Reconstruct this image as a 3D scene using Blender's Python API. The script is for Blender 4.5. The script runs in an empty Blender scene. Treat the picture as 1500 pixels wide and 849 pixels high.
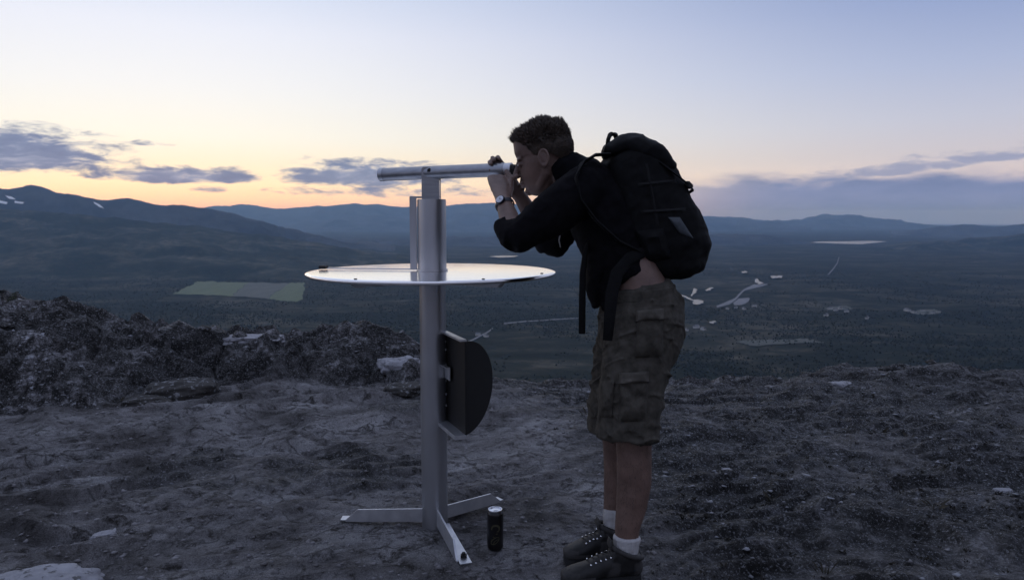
import bpy, bmesh, math, random
import numpy as np
from mathutils import Vector, Matrix
random.seed(7)
RNG = np.random.default_rng(11)
sc = bpy.context.scene
COL = sc.collection

# ------------------------------------------------------------------ camera
W, H, F = 1500.0, 849.0, 1080.0
HC = 1.30
PITCH = math.atan((424.5 - 318.0) / F)
CP, SP = math.cos(PITCH), math.sin(PITCH)
cam = bpy.data.cameras.new('camera')
cam.sensor_width = 23.6
cam.lens = F / W * 23.6
cam.clip_start = 0.05
cam.clip_end = 200000
cam.dof.use_dof = True
cam.dof.focus_distance = 2.95
cam.dof.aperture_fstop = 4.5
camo = bpy.data.objects.new('camera', cam)
COL.objects.link(camo)
camo.location = (0, 0, HC)
camo.rotation_euler = (math.pi / 2 - PITCH, 0, 0)
sc.camera = camo


def U(px, py, Y):
    """point at depth Y (world y) that the survey of the place gives for a sight line"""
    cx, cy = (px - 750.0) / F, (424.5 - py) / F
    d = Vector((cx, CP + cy * SP, -SP + cy * CP))
    return Vector((0, 0, HC)) + d * (Y / d.y)


def on_plane(px, py, z):
    cx, cy = (px - 750.0) / F, (424.5 - py) / F
    d = Vector((cx, CP + cy * SP, -SP + cy * CP))
    return Vector((0, 0, HC)) + d * ((z - HC) / d.z)


# ------------------------------------------------------------------ noise
def _h(ix, iy, iz, seed):
    with np.errstate(over='ignore'):
        n = (ix.astype(np.int64) * 374761393 + iy.astype(np.int64) * 668265263 + iz.astype(np.int64) * 2147483647 + seed * 974711)
        n = (n ^ (n >> 13)) * 1274126177
        n = n ^ (n >> 16)
        n = (n * 2654435761) & 0xffffffff
        n = n ^ (n >> 15)
    return (n & 0xffffff) / float(0xffffff)


def vnoise(x, y, z=None, seed=0):
    x = np.asarray(x, float); y = np.asarray(y, float)
    if z is None:
        ix, iy = np.floor(x), np.floor(y)
        fx, fy = x - ix, y - iy
        fx = fx * fx * fx * (fx * (fx * 6 - 15) + 10); fy = fy * fy * fy * (fy * (fy * 6 - 15) + 10)
        o = np.zeros_like(ix)
        a = _h(ix, iy, o, seed); b = _h(ix + 1, iy, o, seed); c = _h(ix, iy + 1, o, seed); d = _h(ix + 1, iy + 1, o, seed)
        return (a * (1 - fx) + b * fx) * (1 - fy) + (c * (1 - fx) + d * fx) * fy
    z = np.asarray(z, float)
    ix, iy, iz = np.floor(x), np.floor(y), np.floor(z)
    fx, fy, fz = x - ix, y - iy, z - iz
    fx, fy, fz = [f * f * (3 - 2 * f) for f in (fx, fy, fz)]
    r = 0
    for dx in (0, 1):
        for dy in (0, 1):
            for dz in (0, 1):
                w = (fx if dx else 1 - fx) * (fy if dy else 1 - fy) * (fz if dz else 1 - fz)
                r = r + w * _h(ix + dx, iy + dy, iz + dz, seed)
    return r


def fbm(x, y, z=None, octv=4, seed=0, gain=.5):
    s = 0; a = 1; t = 0
    for k in range(octv):
        f = 2.03 ** k
        s = s + a * vnoise(x * f + 17.3 * k, y * f - 9.1 * k, None if z is None else z * f + 5.7 * k, seed + k)
        t += a; a *= gain
    return s / t


def ridged(x, y, octv=4, seed=0):
    s = 0; a = 1; t = 0
    for k in range(octv):
        f = 2.1 ** k
        n = 1 - np.abs(2 * vnoise(x * f + 3.3 * k, y * f + 8.1 * k, None, seed + k) - 1)
        s = s + a * n * n; t += a; a *= .5
    return s / t


def sstep(a, b, x):
    t = np.clip((np.asarray(x, float) - a) / (b - a), 0, 1)
    return t * t * (3 - 2 * t)


# ------------------------------------------------------------------ object helpers
def tag(o, label=None, cat=None, group=None, kind=None):
    if label: o['label'] = label
    if cat: o['category'] = cat
    if group: o['group'] = group
    if kind: o['kind'] = kind
    return o


def thing(name, loc, label, cat, group=None):
    e = bpy.data.objects.new(name, None)
    e.empty_display_size = .1
    e.location = loc
    COL.objects.link(e)
    return tag(e, label, cat, group)


def link(name, me, mat, parent=None, world=True, smooth=True):
    """links a mesh; verts in world space when world is True and parent is a thing"""
    o = bpy.data.objects.new(name, me)
    COL.objects.link(o)
    if mat is not None:
        me.materials.clear(); me.materials.append(mat)
    if smooth and len(me.polygons):
        me.polygons.foreach_set('use_smooth', [True] * len(me.polygons))
    if parent is not None:
        o.parent = parent
        if world and parent.type == 'EMPTY':
            o.matrix_parent_inverse = Matrix.Translation(-Vector(parent.location))
    me.update()
    return o


def pydata(name, v, f, mat, parent=None, world=True, smooth=True):
    me = bpy.data.meshes.new(name)
    me.from_pydata([tuple(p) for p in v], [], [tuple(q) for q in f])
    return link(name, me, mat, parent, world, smooth)


def npmesh(name, V, Fq, mat, parent=None, smooth=True):
    """fast mesh from numpy arrays, all faces the same size"""
    V = np.asarray(V, np.float32); Fq = np.asarray(Fq, np.int32)
    me = bpy.data.meshes.new(name)
    me.vertices.add(len(V)); me.vertices.foreach_set('co', V.ravel())
    n, k = Fq.shape
    me.loops.add(n * k); me.loops.foreach_set('vertex_index', Fq.ravel())
    me.polygons.add(n)
    me.polygons.foreach_set('loop_start', np.arange(0, n * k, k, dtype=np.int32))
    me.polygons.foreach_set('loop_total', np.full(n, k, np.int32))
    me.update(calc_edges=True)
    return link(name, me, mat, parent, True, smooth)


def bm_obj(name, bm, mat, parent=None, world=True, smooth=True, bevel=0):
    me = bpy.data.meshes.new(name)
    bmesh.ops.recalc_face_normals(bm, faces=bm.faces)
    if bevel:
        es = [e for e in bm.edges if len(e.link_faces) == 2 and e.calc_face_angle() > .6]
        bmesh.ops.bevel(bm, geom=es, offset=bevel, segments=2, affect='EDGES', clamp_overlap=True)
    bm.to_mesh(me); bm.free()
    o = link(name, me, mat, parent, world, smooth)
    if smooth:
        try:
            me.set_sharp_from_angle(angle=math.radians(42))
        except Exception:
            pass
    return o


def V3(*a): return Vector(a)


def add_tube(bm, pts, radii, lateral=None, seg=20, power=2.0, cap=3, roundcap=.6):
    """closed loft; radii are (lateral, sagittal) pairs or scalars"""
    pts = [Vector(p) for p in pts]
    R = [(r, r) if not isinstance(r, (tuple, list)) else tuple(r) for r in radii]
    n = len(pts)
    tang = []
    for i in range(n):
        a = pts[max(i - 1, 0)]; b = pts[min(i + 1, n - 1)]
        tang.append((b - a).normalized())
    # rounded caps
    P, RR, T = [], [], []
    for k in range(cap, 0, -1):
        th = math.pi / 2 * k / (cap + .4)
        m = min(R[0]) * roundcap
        P.append(pts[0] - tang[0] * (m * math.sin(th))); RR.append((R[0][0] * math.cos(th), R[0][1] * math.cos(th))); T.append(tang[0])
    P += pts; RR += R; T += tang
    for k in range(1, cap + 1):
        th = math.pi / 2 * k / (cap + .4)
        m = min(R[-1]) * roundcap
        P.append(pts[-1] + tang[-1] * (m * math.sin(th))); RR.append((R[-1][0] * math.cos(th), R[-1][1] * math.cos(th))); T.append(tang[-1])
    lat = Vector(lateral) if lateral is not None else None
    prev = None
    rings = []
    for p, (ra, rb), t in zip(P, RR, T):
        if lat is None:
            if prev is None:
                a = Vector((0, 0, 1)) if abs(t.z) < .9 else Vector((1, 0, 0))
            else:
                a = prev
        else:
            a = lat
        L = (a - t * a.dot(t))
        if L.length < 1e-5: L = t.orthogonal()
        L.normalize(); prev = L
        S = t.cross(L).normalized()
        ring = []
        for k in range(seg):
            th = 2 * math.pi * k / seg
            c, s = math.cos(th), math.sin(th)
            if power != 2.0:
                c = math.copysign(abs(c) ** (2 / power), c); s = math.copysign(abs(s) ** (2 / power), s)
            ring.append(bm.verts.new(p + L * (ra * c) + S * (rb * s)))
        rings.append(ring)
    for A, B in zip(rings[:-1], rings[1:]):
        for k in range(seg):
            bm.faces.new((A[k], A[(k + 1) % seg], B[(k + 1) % seg], B[k]))
    bm.faces.new(list(reversed(rings[0]))); bm.faces.new(rings[-1])
    return rings


def add_ell(bm, c, r, rot=None, u=20, v=12):
    m = Matrix.Translation(Vector(c)) @ ((rot.to_4x4()) if rot is not None else Matrix.Identity(4)) @ Matrix.Diagonal((r[0], r[1], r[2], 1))
    bmesh.ops.create_uvsphere(bm, u_segments=u, v_segments=v, radius=1, matrix=m)


def add_box(bm, c, size, rot=None):
    m = Matrix.Translation(Vector(c)) @ ((rot.to_4x4()) if rot is not None else Matrix.Identity(4)) @ Matrix.Diagonal((size[0], size[1], size[2], 1))
    bmesh.ops.create_cube(bm, size=1, matrix=m)


def add_cyl(bm, a, b, r, seg=32, r2=None):
    a, b = Vector(a), Vector(b)
    d = b - a
    q = Vector((0, 0, 1)).rotation_difference(d.normalized()).to_matrix()
    m = Matrix.Translation((a + b) / 2) @ q.to_4x4()
    bmesh.ops.create_cone(bm, cap_ends=True, segments=seg, radius1=r, radius2=r if r2 is None else r2, depth=d.length, matrix=m)


def add_prism(bm, outline, depth_vec):
    """outline: list of 3D points in a plane; extruded by depth_vec"""
    d = Vector(depth_vec)
    a = [bm.verts.new(Vector(p)) for p in outline]
    b = [bm.verts.new(Vector(p) + d) for p in outline]
    n = len(a)
    bm.faces.new(a); bm.faces.new(list(reversed(b)))
    for k in range(n):
        bm.faces.new((a[k], b[k], b[(k + 1) % n], a[(k + 1) % n]))


def remesh(bm, voxel, smooth=4, fac=.5, wrinkle=None):
    """union of overlapping closed shapes -> one continuous surface"""
    me = bpy.data.meshes.new('tmp')
    bmesh.ops.recalc_face_normals(bm, faces=bm.faces)
    bm.to_mesh(me); bm.free()
    o = bpy.data.objects.new('tmp', me); COL.objects.link(o)
    m = o.modifiers.new('r', 'REMESH'); m.mode = 'VOXEL'; m.voxel_size = voxel; m.use_smooth_shade = True
    if smooth:
        s = o.modifiers.new('s', 'SMOOTH'); s.factor = fac; s.iterations = smooth
    dg = bpy.context.evaluated_depsgraph_get()
    out = bpy.data.meshes.new_from_object(o.evaluated_get(dg))
    bpy.data.objects.remove(o); bpy.data.meshes.remove(me)
    if wrinkle:
        n = len(out.vertices)
        co = np.empty(n * 3, np.float32); out.vertices.foreach_get('co', co); co = co.reshape(-1, 3)
        no = np.empty(n * 3, np.float32); out.vertex_normals.foreach_get('vector', no); no = no.reshape(-1, 3)
        d = wrinkle(co, no)
        co = co + no * d[:, None]
        out.vertices.foreach_set('co', co.astype(np.float32).ravel()); out.update()
    return out


def finish(name, me, mat, parent):
    me.name = name
    return link(name, me, mat, parent)


# ------------------------------------------------------------------ materials
def s2l(c):
    return tuple(((v / 255 / 12.92) if v / 255 <= .04045 else ((v / 255 + .055) / 1.055) ** 2.4) for v in c)


def new_mat(name):
    m = bpy.data.materials.new(name); m.use_nodes = True
    nt = m.node_tree
    return m, nt, nt.nodes['Principled BSDF']


def N(nt, kind, **kw):
    n = nt.nodes.new(kind)
    for k, v in kw.items():
        if k.startswith('i_'):
            n.inputs[k[2:].replace('_', ' ')].default_value = v
        else:
            setattr(n, k, v)
    return n


def noise(nt, scale, detail=5, rough=.6, dist=0, coord='Object', vec=None, stretch=None):
    n = N(nt, 'ShaderNodeTexNoise')
    n.inputs['Scale'].default_value = scale; n.inputs['Detail'].default_value = detail
    n.inputs['Roughness'].default_value = rough; n.inputs['Distortion'].default_value = dist
    if vec is None:
        tc = N(nt, 'ShaderNodeTexCoord'); vec = tc.outputs[coord]
    if stretch:
        mp = N(nt, 'ShaderNodeMapping'); mp.inputs['Scale'].default_value = stretch
        nt.links.new(vec, mp.inputs['Vector']); vec = mp.outputs['Vector']
    nt.links.new(vec, n.inputs['Vector'])
    return n.outputs['Fac']


def ramp(nt, fac, stops, interp='LINEAR'):
    r = N(nt, 'ShaderNodeValToRGB'); r.color_ramp.interpolation = interp
    el = r.color_ramp.elements
    while len(el) < len(stops): el.new(.5)
    for e, (p, c) in zip(el, stops):
        e.position = p; e.color = (*c, 1) if len(c) == 3 else c
    nt.links.new(fac, r.inputs['Fac'])
    return r.outputs['Color']


def mixc(nt, fac, a, b, mode='MIX'):
    m = N(nt, 'ShaderNodeMix', data_type='RGBA', blend_type=mode)
    for sock, v in ((m.inputs['Factor'], fac), (m.inputs['A'], a), (m.inputs['B'], b)):
        pass
    fi = [i for i in m.inputs if i.name == 'Factor' and i.type == 'VALUE'][0]
    ai = [i for i in m.inputs if i.name == 'A' and i.type == 'RGBA'][0]
    bi = [i for i in m.inputs if i.name == 'B' and i.type == 'RGBA'][0]
    for sock, v in ((fi, fac), (ai, a), (bi, b)):
        if isinstance(v, (int, float)): sock.default_value = v
        elif isinstance(v, tuple): sock.default_value = (*v, 1) if len(v) == 3 else v
        else: nt.links.new(v, sock)
    return [o for o in m.outputs if o.type == 'RGBA'][0]


def math_(nt, op, a, b=None, c=None, clamp=False):
    m = N(nt, 'ShaderNodeMath', operation=op, use_clamp=clamp)
    for i, v in enumerate((a, b, c)):
        if v is None: continue
        if isinstance(v, (int, float)): m.inputs[i].default_value = v
        else: nt.links.new(v, m.inputs[i])
    return m.outputs[0]


def bump(nt, bsdf, height, strength=.4, dist=.01):
    b = N(nt, 'ShaderNodeBump'); b.inputs['Strength'].default_value = strength; b.inputs['Distance'].default_value = dist
    nt.links.new(height, b.inputs['Height']); nt.links.new(b.outputs['Normal'], bsdf.inputs['Normal'])
    return b


def simple(name, ca, cb, rough=.7, metal=0, scale=20, bscale=None, bstr=.3, bdist=.003, stretch=None, rough2=None, coord='Object', spec=None, coat=0):
    m, nt, b = new_mat(name)
    f = noise(nt, scale, 6, .62, coord=coord, stretch=stretch)
    nt.links.new(ramp(nt, f, [(.3, ca), (.7, cb)]), b.inputs['Base Color'])
    b.inputs['Metallic'].default_value = metal
    if rough2 is None:
        b.inputs['Roughness'].default_value = rough
    else:
        g = noise(nt, scale * 1.7, 5, .6, coord=coord, stretch=stretch)
        mr = N(nt, 'ShaderNodeMapRange'); mr.inputs['From Min'].default_value = .3; mr.inputs['From Max'].default_value = .7
        mr.inputs['To Min'].default_value = rough; mr.inputs['To Max'].default_value = rough2
        nt.links.new(g, mr.inputs['Value']); nt.links.new(mr.outputs['Result'], b.inputs['Roughness'])
    if spec is not None: b.inputs['Specular IOR Level'].default_value = spec
    if coat: b.inputs['Coat Weight'].default_value = coat; b.inputs['Coat Roughness'].default_value = .08
    if bscale:
        bump(nt, b, noise(nt, bscale, 6, .65, coord=coord, stretch=stretch), bstr, bdist)
    return m


M = {}
M['galv'] = simple('galvanised_steel', (.46, .47, .49), (.56, .57, .59), .30, .92, 8, 160, .10, .001, rough2=.42, stretch=(1, 1, .25))
M['galv_bright'] = simple('bright_galvanised', (.55, .56, .58), (.72, .73, .74), .34, .8, 18, 260, .1, .001, rough2=.5)
M['alu'] = simple('aluminium_tube', (.30, .31, .33), (.40, .41, .43), .30, .9, 9, 300, .06, .0006, stretch=(1, 8, 8), rough2=.40)
M['enamel'] = simple('polished_plate', (.95, .95, .95), (.99, .99, .98), .13, 1, 9, None, rough2=.18)
M['dark_metal'] = simple('dark_painted_metal', (.005, .005, .005), (.010, .0095, .009), .6, 0, 30, 200, .1, .0008)
M['brown_metal'] = simple('dull_brown_metal', (.007, .0062, .0055), (.013, .0115, .010), .6, .1, 24, 200, .1, .0008)
M['black_rubber'] = simple('black_rubber', (.012, .012, .012), (.02, .02, .02), .7, 0, 60, 300, .3, .001)
M['skin'] = simple('skin', (.105, .062, .047), (.215, .136, .106), .5, 0, 11, 240, .5, .0016)
M['sweater'] = simple('black_knit', (.0035, .0032, .0042), (.0075, .007, .0085), .95, 0, 30, 500, .5, .0015, spec=.12)
M['pack'] = simple('black_nylon', (.0035, .0035, .0037), (.008, .008, .0085), .8, 0, 40, 420, .35, .0012, spec=.2)
M['pack_side'] = simple('charcoal_webbing', (.0055, .0055, .006), (.011, .011, .0115), .7, 0, 50, 420, .35, .0012, spec=.25)
M['pack_grey'] = simple('grey_mesh_panel', (.045, .055, .062), (.075, .085, .095), .7, 0, 60, 600, .3, .001)
M['shorts'] = simple('olive_brown_cotton', (.036, .033, .026), (.098, .089, .073), .92, 0, 30, 520, .4, .0012, spec=.2)
M['shorts_pale'] = simple('faded_brown_cotton', (.060, .055, .045), (.125, .113, .094), .92, 0, 30, 520, .4, .0012, spec=.2)
M['sock'] = simple('grey_white_wool', (.40, .39, .38), (.54, .53, .52), .95, 0, 40, 380, .6, .002, stretch=(3, 3, .4))
M['boot'] = simple('worn_dark_leather', (.005, .0047, .0043), (.013, .012, .0105), .6, 0, 30, 260, .4, .0015)
M['boot_pale'] = simple('grey_suede', (.022, .021, .020), (.045, .042, .039), .8, 0, 50, 300, .4, .0015)
M['hair'] = simple('brown_hair', (.030, .020, .013), (.075, .050, .032), .55, 0, 60)
M['eye'] = simple('eye_white', (.5, .47, .45), (.6, .58, .56), .2, 0, 8)
M['iris'] = simple('dark_iris', (.02, .025, .03), (.04, .05, .055), .15, 0, 30)
M['watch_black'] = simple('black_resin', (.006, .006, .012), (.012, .012, .02), .4, 0, 30)
M['watch_dial'] = simple('pale_dial', (.5, .52, .58), (.68, .7, .75), .25, 0, 30, coat=.5)
M['can'] = simple('black_can_paint', (.004, .004, .005), (.012, .010, .009), .28, .3, 20, coat=.3)
M['can_gold'] = simple('olive_gold_ink', (.055, .052, .03), (.10, .092, .055), .4, .4, 60)
M['can_top'] = simple('can_aluminium', (.75, .76, .78), (.85, .86, .88), .22, 1, 30)
M['rock'] = None
M['bark'] = simple('shrub_bark', (.03, .026, .02), (.07, .06, .05), .9, 0, 30)
M['leaf'] = simple('shrub_leaf', (.03, .04, .018), (.06, .075, .03), .7, 0, 12)
M['house_wall'] = simple('pale_house_wall', (.45, .44, .42), (.6, .59, .56), .8, 0, .1)
M['house_roof'] = simple('house_roof', (.10, .10, .11), (.2, .2, .2), .7, 0, .1)


def rock_mat(name, a, b_, lich):
    m, nt, b = new_mat(name)
    f = noise(nt, 9, 8, .65)
    c = ramp(nt, f, [(.3, a), (.7, b_)])
    l = ramp(nt, noise(nt, 26, 5, .6, .3), [(.56, (0, 0, 0)), (.62, (1, 1, 1))])
    nt.links.new(mixc(nt, l, c, lich), b.inputs['Base Color'])
    b.inputs['Roughness'].default_value = .92
    bump(nt, b, noise(nt, 45, 8, .7), .8, .012)
    return m


M['rock_dark'] = rock_mat('dark_lichen_rock', (.022, .021, .020), (.062, .058, .052), (.20, .205, .21))
M['rock_pale'] = rock_mat('pale_rock', (.22, .22, .235), (.40, .40, .42), (.12, .12, .12))
M['rock_brown'] = rock_mat('brown_rock', (.06, .053, .045), (.12, .106, .09), (.18, .18, .18))


def ground_mat():
    m, nt, b = new_mat('hilltop_soil_and_heath')
    at = N(nt, 'ShaderNodeAttribute', attribute_name='dirt'); dirt = at.outputs['Fac']
    a2 = N(nt, 'ShaderNodeAttribute', attribute_name='crag'); crag = a2.outputs['Fac']
    n1 = noise(nt, 2.6, 10, .72, .6, stretch=(.8, 1.25, 1)); n2 = noise(nt, 12, 10, .78, .5); n3 = noise(nt, 70, 6, .7)
    # trodden gravelly soil
    s = ramp(nt, n1, [(.32, (.080, .073, .068)), (.46, (.27, .26, .258)), (.62, (.45, .445, .445))])
    s = mixc(nt, ramp(nt, n2, [(.38, (1, 1, 1)), (.50, (0, 0, 0))]), s, (.052, .046, .040))
    n4 = noise(nt, 190, 5, .75)
    s = mixc(nt, 1.0, s, ramp(nt, n4, [(.32, (.35, .35, .36)), (.5, (.9, .9, .9)), (.68, (1.5, 1.5, 1.5))]), 'MULTIPLY')
    s = mixc(nt, math_(nt, 'MULTIPLY', ramp(nt, n3, [(.55, (0, 0, 0)), (.7, (1, 1, 1))]), .6), s, (.42, .41, .42))
    # heath: dark moss, dry brown, pale lichen
    h = ramp(nt, n2, [(.40, (.010, .010, .009)), (.48, (.040, .038, .035)), (.55, (.13, .127, .122)), (.62, (.36, .355, .355))])
    n7 = noise(nt, 1.7, 9, .68, .5)
    h = mixc(nt, 1.0, h, ramp(nt, n7, [(.38, (.16, .16, .16)), (.52, (.40, .40, .40)), (.62, (1.15, 1.15, 1.17))]), 'MULTIPLY')
    l1 = ramp(nt, noise(nt, 5, 10, .76, .8), [(.55, (0, 0, 0)), (.63, (1, 1, 1))])
    h = mixc(nt, math_(nt, 'MULTIPLY', l1, .65), h, (.20, .20, .215))
    l2 = ramp(nt, noise(nt, 30, 8, .75, .6), [(.59, (0, 0, 0)), (.66, (1, 1, 1))])
    h = mixc(nt, math_(nt, 'MULTIPLY', l2, .9), h, (.42, .43, .45))
    n6 = noise(nt, 85, 6, .72)
    h = mixc(nt, math_(nt, 'MULTIPLY', ramp(nt, n6, [(.56, (0, 0, 0)), (.61, (1, 1, 1))]), .85), h, (.34, .35, .37))
    h = mixc(nt, math_(nt, 'MULTIPLY', ramp(nt, n6, [(.36, (1, 1, 1)), (.44, (0, 0, 0))]), .85), h, (.010, .010, .009))
    s = mixc(nt, 1.0, s, ramp(nt, n7, [(.36, (.45, .44, .43)), (.50, (.95, .95, .95)), (.64, (1.3, 1.3, 1.3))]), 'MULTIPLY')
    # crag: bare dark rock with pale spots
    c = ramp(nt, n2, [(.41, (.012, .011, .010)), (.48, (.050, .047, .044)), (.55, (.17, .165, .163)), (.62, (.38, .375, .38))])
    l3 = ramp(nt, noise(nt, 30, 4, .62, 0, stretch=(.7, 1, 1.6)), [(.59, (0, 0, 0)), (.65, (1, 1, 1))])
    c = mixc(nt, math_(nt, 'MULTIPLY', l3, .9), c, (.48, .49, .51))
    vo = N(nt, 'ShaderNodeTexVoronoi', feature='DISTANCE_TO_EDGE'); vo.inputs['Scale'].default_value = 2.6
    tcv = N(nt, 'ShaderNodeTexCoord'); wv_ = N(nt, 'ShaderNodeMapping'); wv_.inputs['Scale'].default_value = (.8, 1.5, 1); wv_.inputs['Rotation'].default_value = (0, 0, .4)
    nz = N(nt, 'ShaderNodeTexNoise'); nz.inputs['Scale'].default_value = 3; nz.inputs['Detail'].default_value = 6
    nt.links.new(tcv.outputs['Object'], nz.inputs['Vector']); ad = N(nt, 'ShaderNodeMix', data_type='RGBA', blend_type='ADD'); ad.inputs[0].default_value = .55
    nt.links.new(tcv.outputs['Object'], ad.inputs[6]); nt.links.new(nz.outputs['Color'], ad.inputs[7]); nt.links.new(ad.outputs[2], wv_.inputs['Vector']); nt.links.new(wv_.outputs['Vector'], vo.inputs['Vector'])
    crk = ramp(nt, vo.outputs['Distance'], [(.0, (1, 1, 1)), (.035, (0, 0, 0))])
    crk = math_(nt, 'MULTIPLY', crk, ramp(nt, n1, [(.42, (0, 0, 0)), (.55, (1, 1, 1))]))
    s = mixc(nt, math_(nt, 'MULTIPLY', crk, .8), s, (.028, .025, .022))
    col = mixc(nt, dirt, h, s)
    c = mixc(nt, 1.0, c, ramp(nt, n7, [(.38, (.22, .22, .22)), (.52, (.65, .65, .65)), (.62, (1.7, 1.7, 1.75))]), 'MULTIPLY')
    c = mixc(nt, math_(nt, 'MULTIPLY', ramp(nt, n6, [(.57, (0, 0, 0)), (.62, (1, 1, 1))]), .8), c, (.42, .43, .45))
    c = mixc(nt, math_(nt, 'MULTIPLY', ramp(nt, n6, [(.38, (1, 1, 1)), (.45, (0, 0, 0))]), .85), c, (.012, .011, .010))
    col = mixc(nt, crag, col, c)
    nt.links.new(col, b.inputs['Base Color'])
    rgh = N(nt, 'ShaderNodeMapRange'); rgh.inputs['To Min'].default_value = .62; rgh.inputs['To Max'].default_value = .92
    nt.links.new(dirt, rgh.inputs['Value']); nt.links.new(rgh.outputs['Result'], b.inputs['Roughness'])
    b.inputs['Specular IOR Level'].default_value = .35
    hh = math_(nt, 'ADD', math_(nt, 'MULTIPLY', n2, .8), math_(nt, 'ADD', math_(nt, 'MULTIPLY', n3, .45), math_(nt, 'MULTIPLY', n4, .22)))
    bump(nt, b, hh, 1.0, .07)
    return m


def valley_mat(name, tone=1.0):
    m, nt, b = new_mat(name)
    n1 = noise(nt, .0028, 10, .7, .8, stretch=(.6, 1, 1)); n2 = noise(nt, .012, 8, .68, .3); n3 = noise(nt, .06, 5, .7)
    c = ramp(nt, n1, [(.34, (.010 * tone, .013 * tone, .008 * tone)), (.47, (.024 * tone, .026 * tone, .016 * tone)), (.56, (.070 * tone, .064 * tone, .044 * tone)), (.68, (.13 * tone, .118 * tone, .09 * tone))])
    c = mixc(nt, math_(nt, 'MULTIPLY', ramp(nt, n2, [(.42, (1, 1, 1)), (.6, (0, 0, 0))]), .75), c, (.012 * tone, .018 * tone, .012 * tone))
    c = mixc(nt, math_(nt, 'MULTIPLY', ramp(nt, n3, [(.5, (0, 0, 0)), (.75, (1, 1, 1))]), .25), c, (.085 * tone, .085 * tone, .07 * tone))
    nt.links.new(c, b.inputs['Base Color'])
    b.inputs['Roughness'].default_value = 1; b.inputs['Specular IOR Level'].default_value = .1
    bump(nt, b, n2, .6, 25)
    return m


M['ground'] = ground_mat()
M['valley'] = valley_mat('valley_forest', .95)
M['slope'] = valley_mat('slope_forest', 1.3)


def mountain_mat(name, base, snow=False):
    m, nt, b = new_mat(name)
    n2 = noise(nt, .0022, 9, .65, .5)
    c = ramp(nt, n2, [(.35, tuple(v * .7 for v in base)), (.65, tuple(v * 1.4 for v in base))])
    nt.links.new(c, b.inputs['Base Color']); b.inputs['Roughness'].default_value = 1; b.inputs['Specular IOR Level'].default_value = .1
    bump(nt, b, noise(nt, .004, 8, .6), .6, 60)
    return m


M['mount'] = mountain_mat('mountain_heath', (.058, .062, .064))
M['snow'] = simple('old_snow', (.72, .74, .78), (.82, .84, .86), .8, 0, .01)


def water_mat():
    m, nt, b = new_mat('still_water')
    b.inputs['Base Color'].default_value = (.02, .028, .035, 1); b.inputs['Roughness'].default_value = .25
    b.inputs['IOR'].default_value = 1.33
    bump(nt, b, noise(nt, .05, 4, .6), .05, 1.0)
    return m


M['water'] = water_mat()
M['road'] = simple('gravel_road', (.15, .15, .155), (.21, .21, .215), .9, 0, .02)
M['field_green'] = simple('mown_grass_field', (.082, .105, .050), (.115, .142, .070), .95, 0, .010, .05, .3, 1, stretch=(5, .4, 1))
M['field_grey'] = simple('harvested_field', (.070, .076, .060), (.10, .104, .085), .95, 0, .012, .05, .3, 1, stretch=(2, .4, 1))

# ------------------------------------------------------------------ terrain
ZV = -350.0
_rx = np.array([-30, -12, -6, -4.3, -3.6, -3.13, -2.14, -1.5, -.97, -.55, -.2, .3, 1.0, 1.6, 2.3, 3.2, 4.2, 4.9, 7, 12, 30])
_rz = np.array([.9, .95, .84, .66, .50, .35, .32, .31, .20, -.02, -.20, -.26, -.25, -.22, -.18, -.10, -.09, -.13, -.09, .1, 0])
_ry = np.array([5, 5.6, 6.2, 6.25, 6.35, 6.5, 6.9, 7.0, 7.0, 7.05, 7.1, 7.1, 7.1, 7.0, 7.0, 7.0, 7.0, 7.0, 7.0, 7, 7])
_fy = np.array([3.5, 4.0, 4.6, 4.9, 5.2, 5.4, 5.85, 6.1, 6.1, 5.6, 5.0, 4.8, 4.6, 4.6, 4.5, 4.4, 4.4, 4.4, 4.4, 4.4, 4.4])


def masks(x, y):
    wob = (fbm(x * .9, y * .9, None, 4, 31) - .5)
    zr = np.interp(x, _rx, _rz); yr = np.interp(x, _rx, _ry); fy = np.interp(x, _rx, _fy)
    # crag: the rocky bank on the left and the rim
    left = sstep(-.2, -1.0, x)
    crag_l = left * sstep(fy - .25, fy + .15, y + wob * 1.0)
    rim = sstep(yr - 1.1, yr - .3, y + wob * 1.2) * (1 - left)
    crag = np.maximum(crag_l, rim * .9)
    # dirt: trodden ground to the left of a slanting edge
    edge = .45 + (y - 2.7) * -.10 + wob * 1.3
    d = sstep(edge + .35, edge - .35, x)
    strip = sstep(2.75, 2.35, y + wob * .9) * sstep(1.3, .2, x + wob) * .9   # pale strip near the feet
    d = np.maximum(d, strip)
    patches = sstep(.62, .74, fbm(x * 1.7, y * 1.2, None, 5, 77))
    d = np.maximum(d, patches * .30 * (1 - rim))
    d = d * (1 - .75 * sstep(.55, .72, fbm(x * 1.3 + 9, y * 1.3, None, 5, 55)) * sstep(.2, -.8, x))
    return np.clip(d, 0, 1) * (1 - crag), np.clip(crag, 0, 1), left


def cells(x, y, seed=0):
    """nearest-cell value and distance to the cell border (blocky broken rock)"""
    ix, iy = np.floor(x), np.floor(y)
    d1 = np.full_like(x, 9.0); d2 = np.full_like(x, 9.0); val = np.zeros_like(x); o = np.zeros_like(x)
    for a in (-1, 0, 1):
        for b in (-1, 0, 1):
            cx_, cy_ = ix + a, iy + b
            px_ = cx_ + _h(cx_, cy_, o, seed); py_ = cy_ + _h(cx_, cy_, o + 1, seed)
            d = np.hypot(px_ - x, py_ - y)
            v = _h(cx_, cy_, o + 2, seed)
            n = d < d1
            d2 = np.where(n, d1, np.minimum(d2, d)); val = np.where(n, v, val); d1 = np.where(n, d, d1)
    return val, d2 - d1


G0 = -.04


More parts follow.
